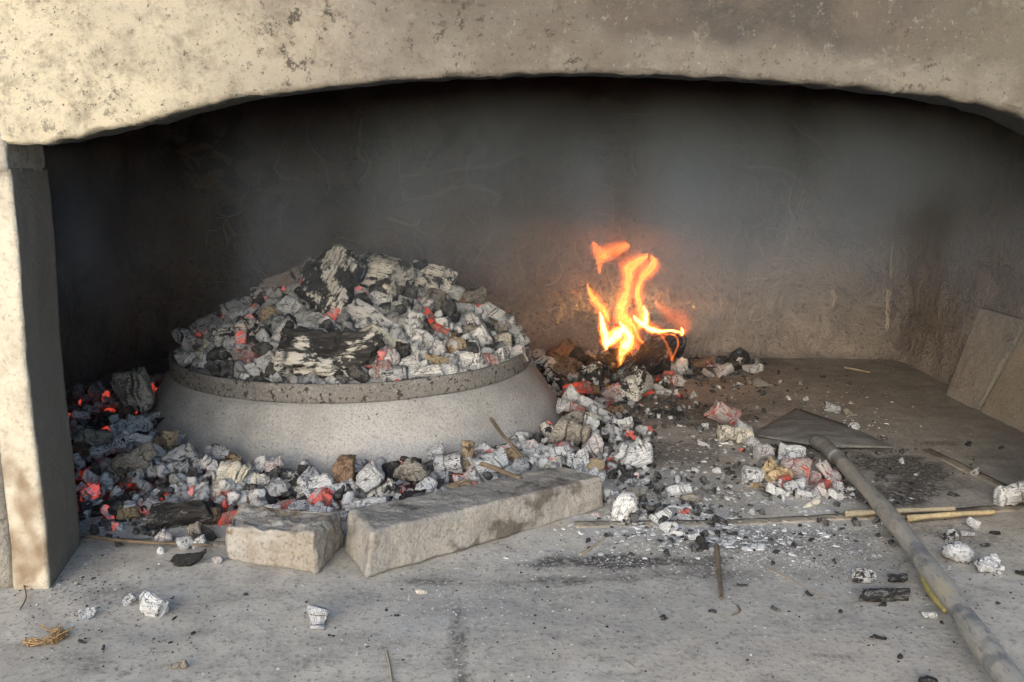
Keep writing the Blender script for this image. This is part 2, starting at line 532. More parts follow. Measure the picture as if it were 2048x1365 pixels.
# edging strips set in the hearth floor
def strip(pts, w, name, thick=.0011):
    n = 60
    P_ = [at(*p) for p in pts]
    L = [0]
    for a, b in zip(P_, P_[1:]): L.append(L[-1] + (b - a).length)
    verts, faces = [], []
    for i in range(n + 1):
        s = L[-1] * i / n
        k = max(j for j in range(len(L) - 1) if L[j] <= s + 1e-9)
        p = P_[k].lerp(P_[k + 1], (s - L[k]) / (L[k + 1] - L[k]))
        d = (P_[k + 1] - P_[k]).normalized()
        nrm = Vector((-d.y, d.x, 0))
        ww = w * (1 + .22 * nz(s, 0, 0, 30, 4)) / 2
        for q, zz in ((-1, -.004), (-.92, thick * .7), (-.4, thick), (.4, thick), (.92, thick * .7), (1, -.004)):
            pp = p + nrm * q * ww
            verts.append((pp.x, pp.y, zz + floor_h(pp.x, pp.y) + nz(pp.x, pp.y, 0, 60, 2) * .0006))
    for i in range(n):
        for j in range(5):
            a = i * 6 + j
            faces.append((a, a + 1, a + 7, a + 6))
    o = mesh_obj(name, verts, faces, M['strip'])
    tag(o, kind='structure')
    return o
strip([(1150, 1052), (1400, 1047), (1750, 1034), (2120, 1012)], .020, 'hearth_edging')
strip([(1850, 898), (1950, 948), (2100, 1012)], .020, 'hearth_edging')
strip([(120, 1072), (250, 1082), (450, 1090)], .012, 'hearth_edging')

# ------------------------------------------------------------------ the baking lid
LC = Vector((-.253, 1.50, 0))
RING_R, RING_T = .278, .116

def mat_lid(name, a, b, c, spot, n_spot):
    g = G(name)
    P = g.coord('Object')
    n1 = g.noise(P, 9, 4, .6)
    n2 = g.noise(P, 300, 4, .75)
    n3 = g.noise(P, 150, 3, .6)
    col = g.mix(g.ss(n1, .35, .65), a, b)
    col = g.mix(g.ss(n2, .46, .66, 0, .75), col, c)
    col = g.mix(g.ss(n2, .44, .3, 0, .55), col, (.5, .485, .465))
    col = g.mix(g.ss(n3, n_spot, n_spot + .06, 0, .85), col, spot)
    return g.done(col, .85, g.bump(n2, .6, .0025), .25)

def lathe(profile, seg=128, wob=0.0):
    verts, faces = [], []
    for r, z in profile:
        for i in range(seg):
            a = 2 * math.pi * i / seg
            rr = r + wob * fbm(math.cos(a) * 2, math.sin(a) * 2, z * 14, 2.2, 3, 3)
            verts.append((rr * math.cos(a), rr * math.sin(a), z + wob * .5 * nz(math.cos(a), math.sin(a), r, 3, 1)))
    n = len(profile)
    for k in range(n - 1):
        for i in range(seg):
            j = (i + 1) % seg
            faces.append((k * seg + i, k * seg + j, (k + 1) * seg + j, (k + 1) * seg + i))
    return verts, faces

lid = empty('baking_lid', LC)
tag(lid, 'round domed baking lid dusted grey with a rusty iron band, heaped with embers', 'baking lid')
prof = [(.318, -.002), (.336, -.001), (.339, .002), (.3375, .006), (.330, .018), (.3215, .032), (.3125, .0465), (.303, .061), (.2925, .076), (.2825, .0885), (.268, .095),
        (.25, .108), (.22, .130), (.18, .152), (.13, .170), (.07, .180), (.002, .183)]
pp = []
for (r0, z0), (r1, z1) in zip(prof, prof[1:]):
    for k in range(3): pp.append((r0 + (r1 - r0) * k / 3, z0 + (z1 - z0) * k / 3))
v_, f_ = lathe(pp, 160, .0022)
part('dome', v_ and [(v[0] + LC.x, v[1] + LC.y, v[2]) for v in v_], f_, mat_lid('ash_dusted_iron', (.285, .279, .272), (.41, .402, .392), (.22, .215, .21), (.10, .095, .09), .66), lid)
rp = [(.2745, .091), (.2805, .0900), (.2822, .0915), (.2822, .095), (.2818, .100), (.2825, .108), (.2822, .1150), (.2805, .1165), (.2765, .1160), (.2755, .108), (.2755, .094), (.2745, .091)]
v_, f_ = lathe(rp, 160, .0012)
band = part('band', [(v[0] + LC.x, v[1] + LC.y, v[2]) for v in v_], f_, mat_lid('rusty_band', (.235, .226, .216), (.185, .174, .163), (.13, .122, .114), (.035, .032, .03), .57), lid)
band['label'] = 'dark rusty iron band with pitted spots'
# seam where the band is joined
v_, f_ = rough_box(lambda u, v, w: (LC.x - .092 + .003 * u + .0, LC.y - .2668 - .0012 * v - .004, .0915 + .0245 * w), (2, 2, 12), .0006, 60, 4, .0005)
part('seam', v_, f_, bpy.data.materials['rusty_band'], lid)

def heap_z(x, y):
    r = math.hypot(x - LC.x, y - LC.y)
    if r > .277: return -1
    return .112 + .135 * (1 - (r / .277) ** 1.35)

def on_heap(px, py, dz=0.0):
    d = ray(px, py)
    t = .9
    while t < 2.2:
        p = CAMP + d * t
        if p.z < heap_z(p.x, p.y) + dz: return p
        t += .003
    p = CAMP + d * (1.49 / d.y)
    return p

# ------------------------------------------------------------------ charcoal meshes
def nvec(q):
    return Vector((noise.noise(q), noise.noise(q + Vector((31.7, 5.1, 2.3))), noise.noise(q + Vector((7.9, 41.3, 19.1)))))

def coal_mesh(kind, seed, res=1.0):
    rn = random.Random(seed)
    nv = max(8, int(44 * res)); nmid = max(5, int(38 * res))
    k = {'log': 9, 'block': 5, 'wedge': 4, 'nub': 7, 'flat': 5, 'shard': 5, 'curl': 4, 'bent': 8}[kind]
    off = rn.uniform(0, 6.28)
    planes = [(off + 2 * math.pi * (i + rn.uniform(-.22, .22)) / k, rn.uniform(.74, 1.0)) for i in range(k)]
    def sec(th):
        r = 9
        for a, d in planes:
            c = math.cos(th - a)
            if c > .15: r = min(r, d / c)
        return min(r, 1.35)
    rings = []
    if kind in ('nub',):
        for i in range(nmid + 2):
            t = i / (nmid + 1)
            a = math.pi * t
            rings.append((-math.cos(a) * .5, math.sin(a) ** .55 if 0 < t < 1 else 0.0))
    else:
        caps = [(-.5, 0.0), (-.5, .35), (-.497, .68), (-.486, .88)]
        mids = [(-.465 + .93 * i / (nmid - 1), 1.0) for i in range(nmid)]
        rings = caps + mids + [(-x, e) for x, e in reversed(caps)]
    asp = {'log': .34, 'block': .42, 'wedge': .40, 'nub': .42, 'flat': .34, 'shard': .36, 'curl': .40, 'bent': .2}[kind]
    t0, t1 = rn.uniform(.62, 1.05), rn.uniform(.55, 1.05)
    tilt0, tilt1 = rn.uniform(-.35, .35), rn.uniform(-.35, .35)
    cracks = [rn.uniform(-.42, .42) for _ in range(rn.choice((1, 2, 2, 3)))]
    verts, crk = [], []
    vs_ = (3.0, 2.4) if kind in ('block', 'log', 'bent') else (2.2, 2.6)
    for x, e in rings:
        tt = x + .5
        for j in range(nv):
            th = 2 * math.pi * j / nv
            r = sec(th) * asp * (t0 + (t1 - t0) * tt)
            y, z = r * e * math.cos(th), r * e * math.sin(th)
            q = Vector((x, y, z))
            endw = max(0.0, abs(x) - .36) / .14
            xx = x + endw * ((tilt1 if x > 0 else tilt0) * y + nz(y, z, x, 7, seed) * .06)
            grain0 = nz(xx * 2, y * 6, z * 6, 1.5, seed + 9)
            # cracks: polygons of the charred skin, long grain, a few deep cross cracks
            d, _ = noise.voronoi(Vector((xx * vs_[0] * 1.15 + seed * 3.1 + grain0 * .12, y * vs_[1] * 1.2, z * vs_[1] * 1.2)))
            cr = sstep(.075 - (d[1] - d[0]), 0, .065) * sstep(nz(xx, y, z, 2.2, seed + 5) + (.22 if seed % 3 == 0 else -.10), 0, .35)
            for c in cracks:
                w = abs(xx - c + nz(y, z, seed, 5) * .09)
                cr = max(cr, sstep(.034 - w, 0, .026) * sstep(nz(y * 2, z * 2, seed, 3) + .45, 0, .5))
            grain = nz(xx * 1.2, y * 11, z * 11, 1.4, seed)
            lump = fbm(xx, y, z, 3.2, 3, seed)
            ter = math.floor(3.5 * (fbm(xx * .7, y * 1.6, z * 1.6, 2.0, 2, seed + 4) + .5) + .5) / 3.5 - .5
            f = 1 + lump * .20 + grain * .10 - cr * .17 + ter * .13
            if e < .9 and kind != 'nub': f = 1 + lump * .1
            y, z = y * f, z * f
            if kind != 'nub' and e < .95:
                xx *= 1 - .05 * cr + .04 * nz(y, z, 0, 14, seed)
            if kind == 'flat': z *= .42
            elif kind == 'shard':
                z = z * .38 + 1.1 * y * y + .25 * xx * xx
            elif kind == 'curl':
                a = y / asp * 1.75
                rr = .30 + z * .30
                y, z = rr * math.sin(a), rr * math.cos(a)
            elif kind == 'bent':
                a = xx * 2.1
                rr = .36 + y
                xx, y = rr * math.sin(a), rr * math.cos(a)
            q = Vector((xx, y, z))
            q += nvec(q * 1.9 + Vector((seed * 5.3, 0, 0))) * .12 + nvec(q * 5.5 + Vector((0, seed * 2.7, 0))) * .018
            verts.append(tuple(q)); crk.append(cr)
    faces = []
    n = len(rings)
    for i in range(n - 1):
        for j in range(nv):
            b = (j + 1) % nv
            faces.append((i * nv + j, i * nv + b, (i + 1) * nv + b, (i + 1) * nv + j))
    A = np.array(verts)
    lo, hi = A.min(0), A.max(0)
    A = (A - (lo + hi) / 2) / (hi - lo)
    return A, faces, crk

PROTO = {}
KINDS = ('log', 'block', 'wedge', 'nub', 'flat', 'shard', 'curl', 'bent')
for ki, kd in enumerate(KINDS):
    PROTO[kd] = []
    for s in range(2 if kd == 'bent' else 5):
        A, F, C = coal_mesh(kd, ki * 10 + s + 1)
        me = bpy.data.meshes.new('charcoal')
        me.from_pydata(A.tolist(), [], F)
        me.polygons.foreach_set('use_smooth', [True] * len(F))
        a = me.attributes.new('crack', 'FLOAT', 'POINT'); a.data.foreach_set('value', C)
        me.materials.append(None)
        PROTO[kd].append(me)

def coal_mat(name, ash, ash2, char, cover, glow=0.0, gcol=(1.0, .10, .05), crackc=(.028, .026, .026), gspread=.55):
    g = G(name)
    oi = g.node('ShaderNodeObjectInfo')
    rnd = oi.outputs['Random']
    cmb = g.node('ShaderNodeCombineXYZ')
    for i_, k_ in enumerate((91.0, 37.0, 53.0)): g.put(cmb.inputs[i_], g.math('MULTIPLY', rnd, k_))
    off = g.vmath('ADD', g.coord('Object'), cmb.outputs[0])
    grain = g.noise(g.mul(off, (1.6, 11.0, 11.0)), 2.2, 3, .62)
    patch = g.noise(off, 2.6, 4, .68)
    c = g.mix(rnd, ash, ash2)
    c = g.mix(g.ss(grain, .50, .60, 0, .72), c, tuple(.30 * x for x in ash2))
    m = g.math('ADD', patch, g.math('MULTIPLY', g.math('SUBTRACT', grain, .5), .30))
    m = g.math('ADD', m, g.math('MULTIPLY', g.math('SUBTRACT', rnd, .5), .10))
    ch = g.mix(g.ss(grain, .4, .7), char, tuple(min(1, 2.6 * x) for x in char))
    c = g.mix(g.ss(m, cover - .035, cover + .035), c, ch)
    cr = g.attr('crack')
    c = g.mix(g.math('MULTIPLY', cr, .82), c, crackc)
    h = g.math('SUBTRACT', grain, g.math('MULTIPLY', cr, .5))
    g.done(c, .92, g.bump(h, .55, .012), .15)
    if glow > 0:
        gm = g.math('MAXIMUM', g.math('MULTIPLY', cr, .35 if glow > .3 else .15), g.ss(patch, gspread - .03, gspread + .17))
        gm = g.math('MULTIPLY', gm, g.ss(grain, .28, .68, .3, 1.0))
        g.put(g.bsdf.inputs['Base Color'], g.mix(g.ss(gm, .05, .6, 0, .92), c, (.13, .045, .035)))
        g.put(g.bsdf.inputs['Emission Color'], gcol)
        g.put(g.bsdf.inputs['Emission Strength'], g.math('MULTIPLY', gm, glow))
    return g.m

CM = {
    'ash': coal_mat('white_ash', (.72, .715, .71), (.54, .545, .555), (.045, .045, .047), .64),
    'cool': coal_mat('blue_grey_ash', (.60, .605, .615), (.40, .41, .43), (.04, .041, .044), .61),
    'cream': coal_mat('cream_ash', (.70, .655, .56), (.60, .565, .49), (.06, .05, .04), .70),
    'bark': coal_mat('fibrous_ash', (.36, .33, .285), (.28, .255, .22), (.065, .055, .045), .60),
    'char': coal_mat('charred_wood', (.20, .20, .20), (.12, .12, .12), (.022, .021, .021), .42),
    'charash': coal_mat('flecked_char', (.64, .62, .57), (.54, .52, .48), (.026, .025, .025), .52),
    'flaked': coal_mat('flaking_char', (.62, .60, .56), (.50, .48, .45), (.022, .021, .021), .435),
    'tan': coal_mat('scorched_tan', (.52, .41, .27), (.40, .30, .19), (.06, .045, .035), .62),
    'brown': coal_mat('scorched_brown', (.26, .17, .115), (.20, .14, .10), (.04, .032, .028), .60),
    'pink': coal_mat('warm_ash', (.58, .555, .55), (.48, .45, .45), (.06, .045, .045), .66, .15, (1.0, .11, .06), (.07, .035, .03), .60),
    'ember': coal_mat('glowing_ember', (.42, .365, .355), (.32, .27, .265), (.05, .035, .035), .60, .34, (1.0, .085, .04), (.08, .02, .02), .555),
    'hot': coal_mat('bright_ember', (.26, .17, .16), (.20, .13, .125), (.05, .025, .025), .60, .40, (1.0, .085, .035), (.09, .02, .02), .47),
}
LOOK = {'ash': 'ash white', 'cool': 'blue grey ashy', 'cream': 'cream coloured', 'bark': 'brown grey fibrous', 'char': 'black charred', 'charash': 'black white flecked',
        'tan': 'tan scorched', 'brown': 'brown scorched', 'pink': 'pinkish ash coated', 'ember': 'red glowing', 'hot': 'bright red glowing'}
SHAPE = {'log': 'charcoal stick', 'block': 'charcoal block', 'wedge': 'charcoal wedge', 'nub': 'charcoal lump', 'flat': 'charcoal flake', 'shard': 'curved charcoal shard',
         'curl': 'hollow charcoal curl', 'bent': 'bent charcoal stick'}
COALS = []       # (object, px, py, w, h, kind, mat, region)
rnc = random.Random(11)

def put_coal(p, w, h, d, rot, kind, mat, px, py, region, jit=14, flip=True):
    me = rnc.choice(PROTO[kind])
    o = bpy.data.objects.new('charcoal', me)
    o.material_slots[0].link = 'OBJECT'
    o.material_slots[0].material = CM[mat]
    B = Matrix((RIGHT, UP, -FWD)).transposed()
    rot3 = Matrix.Rotation(R(rot), 3, 'Z') @ Matrix.Rotation(R(rnc.uniform(-jit, jit)), 3, 'Y') @ Matrix.Rotation(R(rnc.uniform(-jit, jit)), 3, 'X')
    if flip:
        rot3 = rot3 @ Matrix.Rotation(rnc.choice((0, math.pi)), 3, 'Z') @ Matrix.Rotation(rnc.choice((0, math.pi)), 3, 'X')
    mw = (B @ rot3).to_4x4() @ Matrix.Diagonal((w, h, d, 1))
    mw.translation = p
    link(o)
    o.matrix_world = mw
    COALS.append((o, px, py, w, h, kind, mat, region))
    return o

def coal_entry(e, region, surf):
    px, py, w, h, rot, kind, mat = e
    if kind == 'block' and w > 28 and rnc.random() < .5: kind = rnc.choice(('shard', 'wedge', 'log', 'curl', 'shard'))
    w, h = w * 1.10, h * 1.10
    p = surf(px, py, w, h)
    k = m_per_px(p)
    d = min(w, h) * k * (.9 if kind not in ('flat', 'shard') else .75)
    return put_coal(p, w * k, h * k, d, rot, kind, mat, px, py, region)

def s_heap(px, py, w, h):
    p = on_heap(px, py, -.004)
    return p

def pile_base(p):
    """height of the ember bed on the hearth"""
    z = 0.0
    for cx, cy, rx, ry, hh in PILE_H:
        d = math.hypot((p.x - cx) / rx, (p.y - cy) / ry)
        z = max(z, hh * sstep(1 - d, 0, .6))
    return z
PILE_H = []
for px, py, rx, ry, hh in ((300, 840, .09, .20, .050), (225, 850, .13, .26, .050), (230, 900, .14, .30, .040), (330, 960, .16, .16, .038), (500, 985, .13, .12, .028), (700, 985, .16, .10, .022), (900, 950, .16, .11, .022),
                           (1070, 920, .14, .10, .018), (1170, 860, .09, .22, .022), (1150, 760, .10, .26, .026), (1270, 740, .12, .22, .022)):
    c = at(px, py); PILE_H.append((c.x, c.y, rx, ry, hh))

def s_floor(px, py, w, h):
    p = at(px, py, .01)
    z = pile_base(p) + .36 * h * m_per_px(p)
    p = at(px, py, z)
    p = at(px, py, pile_base(p) + .40 * h * m_per_px(p))
    return p

LID = [
    (621, 540, 24, 46, 4, 'nub', 'cool'), (601, 546, 24, 34, 20, 'flat', 'cool'), (571, 556, 90, 34, 28, 'log', 'bark'), (545, 592, 84, 56, 22, 'log', 'charash'),
    (587, 612, 46, 48, -20, 'block', 'cool'), (541, 632, 34, 40, 70, 'nub', 'tan'), (572, 654, 34, 26, 40, 'shard', 'pink'), (492, 632, 58, 44, 20, 'shard', 'cool'),
    (466, 620, 46, 40, 30, 'curl', 'cool'), (407, 648, 56, 30, 22, 'shard', 'cool'), (368, 672, 40, 34, 10, 'nub', 'cool'), (474, 674, 92, 70, 12, 'block', 'charash'),
    (388, 690, 44, 34, -10, 'block', 'ash'), (413, 700, 36, 40, 60, 'block', 'cream'), (421, 718, 36, 30, 0, 'block', 'ash'), (534, 684, 52, 24, -50, 'curl', 'ash'),
    (486, 714, 44, 32, -15, 'wedge', 'ember'), (529, 731, 62, 44, 30, 'shard', 'ash'), (455, 714, 34, 30, 5, 'curl', 'cool'), (564, 668, 40, 30, 55, 'nub', 'ash'),
    (518, 702, 30, 26, 0, 'flat', 'hot'), (440, 690, 38, 26, 15, 'flat', 'cool'), (440, 662, 44, 30, 15, 'log', 'cool'), (512, 660, 32, 26, 0, 'nub', 'char'),
    (560, 748, 30, 26, 60, 'shard', 'cool'), (375, 700, 26, 22, 0, 'nub', 'pink'), (350 + 50, 668, 34, 20, 10, 'flat', 'ash'), (520, 610, 30, 28, 0, 'nub', 'char'),
    (795, 555, 54, 40, -55, 'shard', 'charash'), (720, 602, 40, 30, 20, 'curl', 'char'), (766, 600, 38, 30, -10, 'block', 'ash'), (792, 612, 24, 18, 10, 'nub', 'cool'),
    (812, 622, 26, 22, 0, 'nub', 'cool'), (818, 604, 44, 22, -8, 'log', 'cool'), (863, 557, 88, 58, -22, 'block', 'charash'), (872, 608, 62, 54, -15, 'nub', 'bark'),
    (905, 583, 46, 34, -35, 'block', 'cool'), (922, 600, 34, 28, -20, 'nub', 'brown'), (950, 594, 46, 32, 10, 'shard', 'bark'), (924, 613, 36, 28, 0, 'nub', 'ash'),
    (956, 626, 44, 30, -20, 'block', 'cool'), (984, 622, 48, 24, -35, 'log', 'cool'), (860, 640, 48, 28, -45, 'flat', 'hot'), (878, 664, 32, 28, -30, 'block', 'hot'),
    (828, 662, 76, 42, 80, 'wedge', 'ash'), (866, 690, 58, 46, -20, 'shard', 'cool'), (935, 642, 46, 36, 20, 'curl', 'ash'), (926, 664, 58, 18, 22, 'flat', 'bark'),
    (912, 692, 40, 34, 10, 'nub', 'tan'), (958, 680, 50, 58, 35, 'block', 'ash'), (1001, 682, 48, 36, -10, 'block', 'cream'), (1014, 644, 36, 34, 0, 'curl', 'cool'),
    (981, 654, 40, 30, -20, 'nub', 'cool'), (764, 678, 84, 44, -40, 'log', 'cream'), (752, 636, 100, 34, -28, 'log', 'ash'), (720, 622, 40, 26, 20, 'nub', 'ash'),
    (772, 716, 52, 40, 0, 'nub', 'pink'), (766, 735, 40, 30, 20, 'wedge', 'ember'), (821, 724, 42, 28, 12, 'block', 'ash'), (844, 710, 22, 20, 0, 'block', 'ash'),
    (872, 721, 50, 20, -18, 'shard', 'tan'), (933, 720, 54, 42, -15, 'shard', 'ash'), (974, 724, 46, 34, 10, 'block', 'ember'), (996, 720, 34, 42, 20, 'block', 'ash'),
    (1028, 708, 44, 34, 10, 'block', 'pink'), (1050, 706, 22, 22, 0, 'nub', 'pink'), (849, 744, 70, 32, 4, 'log', 'ash'), (898, 742, 34, 36, 30, 'nub', 'ash'),
    (790, 750, 48, 32, 10, 'wedge', 'cool'), (1042, 682, 30, 34, 20, 'nub', 'ash'), (1030, 664, 30, 26, 0, 'nub', 'cool'), (900, 640, 40, 26, 0, 'flat', 'char'),
    (842, 590, 34, 26, 0, 'nub', 'cool'), (893, 668, 36, 26, -30, 'flat', 'brown'), (965, 706, 40, 24, 0, 'nub', 'cool'), (915, 745, 40, 20, 5, 'block', 'cool'),
    (960, 738, 30, 22, -8, 'flat', 'ash'), (1010, 728, 26, 20, -10, 'nub', 'ash'), (840, 530, 30, 22, 0, 'nub', 'char'), (806, 690, 26, 56, 70, 'nub', 'cool'),
    (590, 580, 34, 30, 0, 'nub', 'ash'), (560, 618, 30, 24, 10, 'block', 'cool'), (1000, 655, 30, 26, 0, 'block', 'bark'), 
    (540, 570, 40, 26, 30, 'nub', 'cool'),
    (1054, 722, 22, 18, 0, 'nub', 'cool'), (890, 620, 30, 22, 0, 'nub', 'cool'), (900, 720, 34, 24, 10, 'nub', 'cool'),
]
PILE = [
    (268, 782, 70, 92, 10, 'nub', 'bark'), (306, 770, 34, 30, -20, 'shard', 'ash'), (253, 818, 20, 50, -35, 'log', 'brown'), (329, 804, 24, 44, 10, 'curl', 'ash'),
    (359, 821, 44, 42, 20, 'block', 'cool'), (388, 814, 30, 26, -20, 'flat', 'ash'), (187, 880, 70, 48, 5, 'nub', 'bark'), (238, 855, 32, 24, 30, 'shard', 'ash'),
    (280, 851, 46, 30, 0, 'shard', 'cool'), (277, 882, 62, 34, -8, 'block', 'ash'), (238, 888, 40, 34, 20, 'block', 'ash'), (317, 892, 26, 38, 10, 'wedge', 'brown'),
    (338, 882, 32, 40, -10, 'shard', 'tan'), (376, 858, 62, 24, 12, 'shard', 'cream'), (376, 878, 72, 22, 6, 'block', 'ash'), (356, 909, 64, 30, 22, 'flat', 'cool'),
    (285, 915, 58, 50, 30, 'block', 'bark'), (248, 936, 64, 54, 40, 'block', 'bark'), (190, 936, 56, 24, 30, 'shard', 'ember'), (288, 949, 48, 36, -5, 'curl', 'ash'),
    (332, 949, 56, 60, 70, 'block', 'ash'), (389, 934, 44, 50, 50, 'block', 'cool'), (424, 936, 50, 28, -45, 'log', 'ash'), (283, 968, 44, 26, -10, 'wedge', 'ember'),
    (322, 988, 52, 26, -5, 'block', 'hot'), (413, 970, 54, 42, 20, 'shard', 'ash'), (221, 1013, 74, 28, 20, 'log', 'char'), (256, 1025, 42, 28, 10, 'block', 'tan'),
    (302, 1010, 50, 40, -30, 'block', 'pink'), (362, 1030, 128, 58, 10, 'log', 'char'), (408, 1034, 66, 34, 10, 'wedge', 'brown'), (455, 988, 70, 58, 5, 'block', 'cream'),
    (468, 944, 56, 48, -15, 'block', 'cream'), (497, 978, 28, 62, 4, 'block', 'ash'), (527, 976, 36, 62, 0, 'block', 'cream'), (463, 917, 38, 22, 0, 'nub', 'tan'),
    (520, 929, 24, 40, -30, 'nub', 'ash'), (549, 934, 42, 30, 20, 'shard', 'pink'), (553, 969, 28, 26, 0, 'nub', 'cool'), (567, 985, 40, 30, 0, 'nub', 'cool'),
    (499, 1013, 60, 22, 12, 'log', 'hot'), (462, 1034, 56, 22, 12, 'log', 'hot'), (531, 1004, 42, 30, -30, 'shard', 'pink'), (544, 1020, 36, 20, 0, 'flat', 'ash'),
    (327, 1074, 32, 30, 0, 'nub', 'pink'), (369, 1087, 32, 28, 0, 'nub', 'cool'), (389, 1062, 30, 34, 10, 'block', 'bark'), (398, 1087, 30, 24, 30, 'flat', 'ash'),
    (416, 1070, 36, 22, -35, 'shard', 'char'), (595, 982, 48, 56, 50, 'block', 'charash'), (622, 970, 56, 60, -30, 'block', 'ash'), (642, 980, 60, 70, 30, 'wedge', 'ash'),
    (690, 944, 66, 42, 84, 'wedge', 'brown'), (742, 956, 50, 44, 40, 'wedge', 'ash'), (684, 999, 54, 24, -5, 'block', 'pink'), (806, 900, 58, 40, -25, 'nub', 'bark'),
    (820, 942, 66, 48, 10, 'nub', 'bark'), (845, 891, 26, 54, 8, 'nub', 'ash'), (900, 884, 40, 46, 30, 'nub', 'char'), (932, 880, 36, 38, 0, 'block', 'ash'),
    (935, 914, 60, 34, 80, 'log', 'tan'), (896, 930, 52, 46, 10, 'curl', 'ash'), (872, 906, 40, 30, 30, 'block', 'cool'), (983, 926, 66, 44, 20, 'shard', 'cool'),
    (1025, 910, 36, 24, -30, 'nub', 'tan'), (1006, 899, 24, 16, 0, 'nub', 'ash'), (1106, 933, 44, 32, 25, 'shard', 'cream'), (1154, 922, 44, 58, 5, 'block', 'ash'),
    (1096, 902, 70, 20, -5, 'flat', 'cool'), (1141, 866, 76, 52, -12, 'block', 'bark'), (1188, 895, 44, 44, 30, 'nub', 'pink'), (1190, 932, 36, 30, 20, 'nub', 'tan'),
    (1183, 847, 30, 28, -10, 'flat', 'ash'), (1096, 862, 34, 32, -30, 'block', 'charash'), (903, 981, 80, 28, 22, 'flat', 'tan'), (942, 966, 44, 40, 40, 'shard', 'pink'),
    (965, 962, 26, 34, 30, 'shard', 'cool'), (982, 964, 26, 36, 25, 'nub', 'ash'), (745, 1013, 64, 40, 5, 'wedge', 'ash'), (772, 988, 60, 54, 50, 'block', 'charash'),
    (826, 998, 54, 36, 10, 'wedge', 'char'), (642, 1026, 44, 26, -5, 'block', 'ash'), (675, 1033, 38, 22, -10, 'block', 'cool'), (1193, 953, 36, 28, -20, 'shard', 'ash'),
    (715, 1012, 34, 26, 0, 'nub', 'cool'), (855, 975, 44, 36, 30, 'nub', 'ash'), (880, 955, 40, 30, 0, 'block', 'cool'), (1060, 905, 46, 24, 10, 'flat', 'cool'),
    (1040, 930, 34, 26, 0, 'nub', 'cool'), (1075, 920, 36, 20, -10, 'flat', 'ash'), (600, 1015, 46, 26, 10, 'nub', 'cool'), (575, 1012, 40, 24, 10, 'wedge', 'ember'),
    (170, 950, 36, 22, 0, 'flat', 'hot'), (225, 965, 50, 30, 10, 'log', 'brown'), (185, 985, 40, 26, 0, 'shard', 'pink'), (330, 850, 40, 30, 0, 'block', 'char'),
    (255, 960, 40, 36, 0, 'nub', 'ember'), (390, 960, 34, 26, 0, 'nub', 'cool'), (300, 835, 46, 26, 10, 'shard', 'cool'), (440, 905, 36, 28, 0, 'nub', 'cool'),
    (350, 985, 40, 26, 15, 'shard', 'ash'), (430, 1008, 44, 26, 10, 'nub', 'ember'), (200, 905, 40, 26, 0, 'nub', 'cool'), (165, 900, 36, 30, 0, 'nub', 'brown'),
    (215, 835, 40, 26, 0, 'nub', 'char'), (180, 850, 44, 26, 0, 'shard', 'char'), (355, 940, 34, 30, 0, 'nub', 'cool'), (785, 940, 40, 34, 20, 'wedge', 'char'),
    (760, 985, 40, 24, 0, 'nub', 'cool'), (1120, 905, 40, 26, 15, 'shard', 'ash'),
]
FIRE = [
    (1110, 672, 38, 50, 5, 'block', 'char'), (1096, 684, 22, 30, 0, 'nub', 'hot'), (1166, 676, 62, 26, 4, 'log', 'brown'), (1125, 706, 58, 34, 45, 'block', 'brown'),
    (1087, 690, 34, 24, 0, 'nub', 'brown'), (1166, 716, 50, 36, -30, 'block', 'char'), (1097, 732, 58, 36, -35, 'log', 'charash'), (1115, 764, 62, 36, -35, 'block', 'charash'),
    (1184, 756, 46, 56, 10, 'curl', 'charash'), (1154, 778, 56, 28, 5, 'block', 'hot'), (1222, 786, 44, 32, 30, 'wedge', 'ember'), (1330, 753, 34, 24, 0, 'block', 'hot'),
    (1295, 784, 30, 14, 0, 'flat', 'hot'), (1222, 808, 14, 14, 0, 'nub', 'hot'), (1358, 735, 36, 34, 30, 'nub', 'cool'), (1357, 762, 24, 24, 0, 'nub', 'pink'),
    (1404, 727, 50, 24, 10, 'shard', 'brown'), (1430, 724, 24, 18, 0, 'nub', 'ash'), (1448, 741, 38, 28, 30, 'shard', 'cool'), (1421, 700, 72, 24, 0, 'log', 'char'),
    (1480, 712, 38, 32, 0, 'nub', 'char'), (1506, 738, 40, 22, -5, 'nub', 'cool'), (1524, 768, 62, 18, -14, 'flat', 'bark'), (1148, 797, 48, 34, -45, 'block', 'ash'),
    (1154, 820, 36, 24, -30, 'block', 'ember'), (1128, 812, 30, 30, 0, 'block', 'ash'), (1181, 812, 56, 24, -25, 'log', 'cool'), (1204, 830, 54, 26, -25, 'shard', 'cool'),
    (1154, 838, 44, 32, 0, 'nub', 'bark'), (1178, 838, 34, 26, -15, 'nub', 'cream'), (1245, 846, 42, 28, 0, 'block', 'ash'), (1228, 822, 40, 20, 0, 'nub', 'brown'),
    (1140, 730, 40, 30, -30, 'shard', 'brown'), (1200, 690, 40, 30, 0, 'nub', 'brown'), (1075, 655, 30, 26, 0, 'nub', 'brown'), (1130, 740, 44, 26, -20, 'log', 'brown'),
    (1240, 790, 30, 30, 0, 'shard', 'pink'), (1385, 705, 34, 20, 0, 'shard', 'cool'), (1390, 752, 30, 16, 0, 'flat', 'char'), (1325, 784, 34, 14, 0, 'flat', 'cool'),
    (1075, 715, 30, 34, 0, 'nub', 'ash'), (1180, 780, 40, 24, 0, 'shard', 'brown'), (1462, 700, 40, 22, 0, 'nub', 'char'), (1190, 735, 34, 30, 0, 'wedge', 'char'),
]
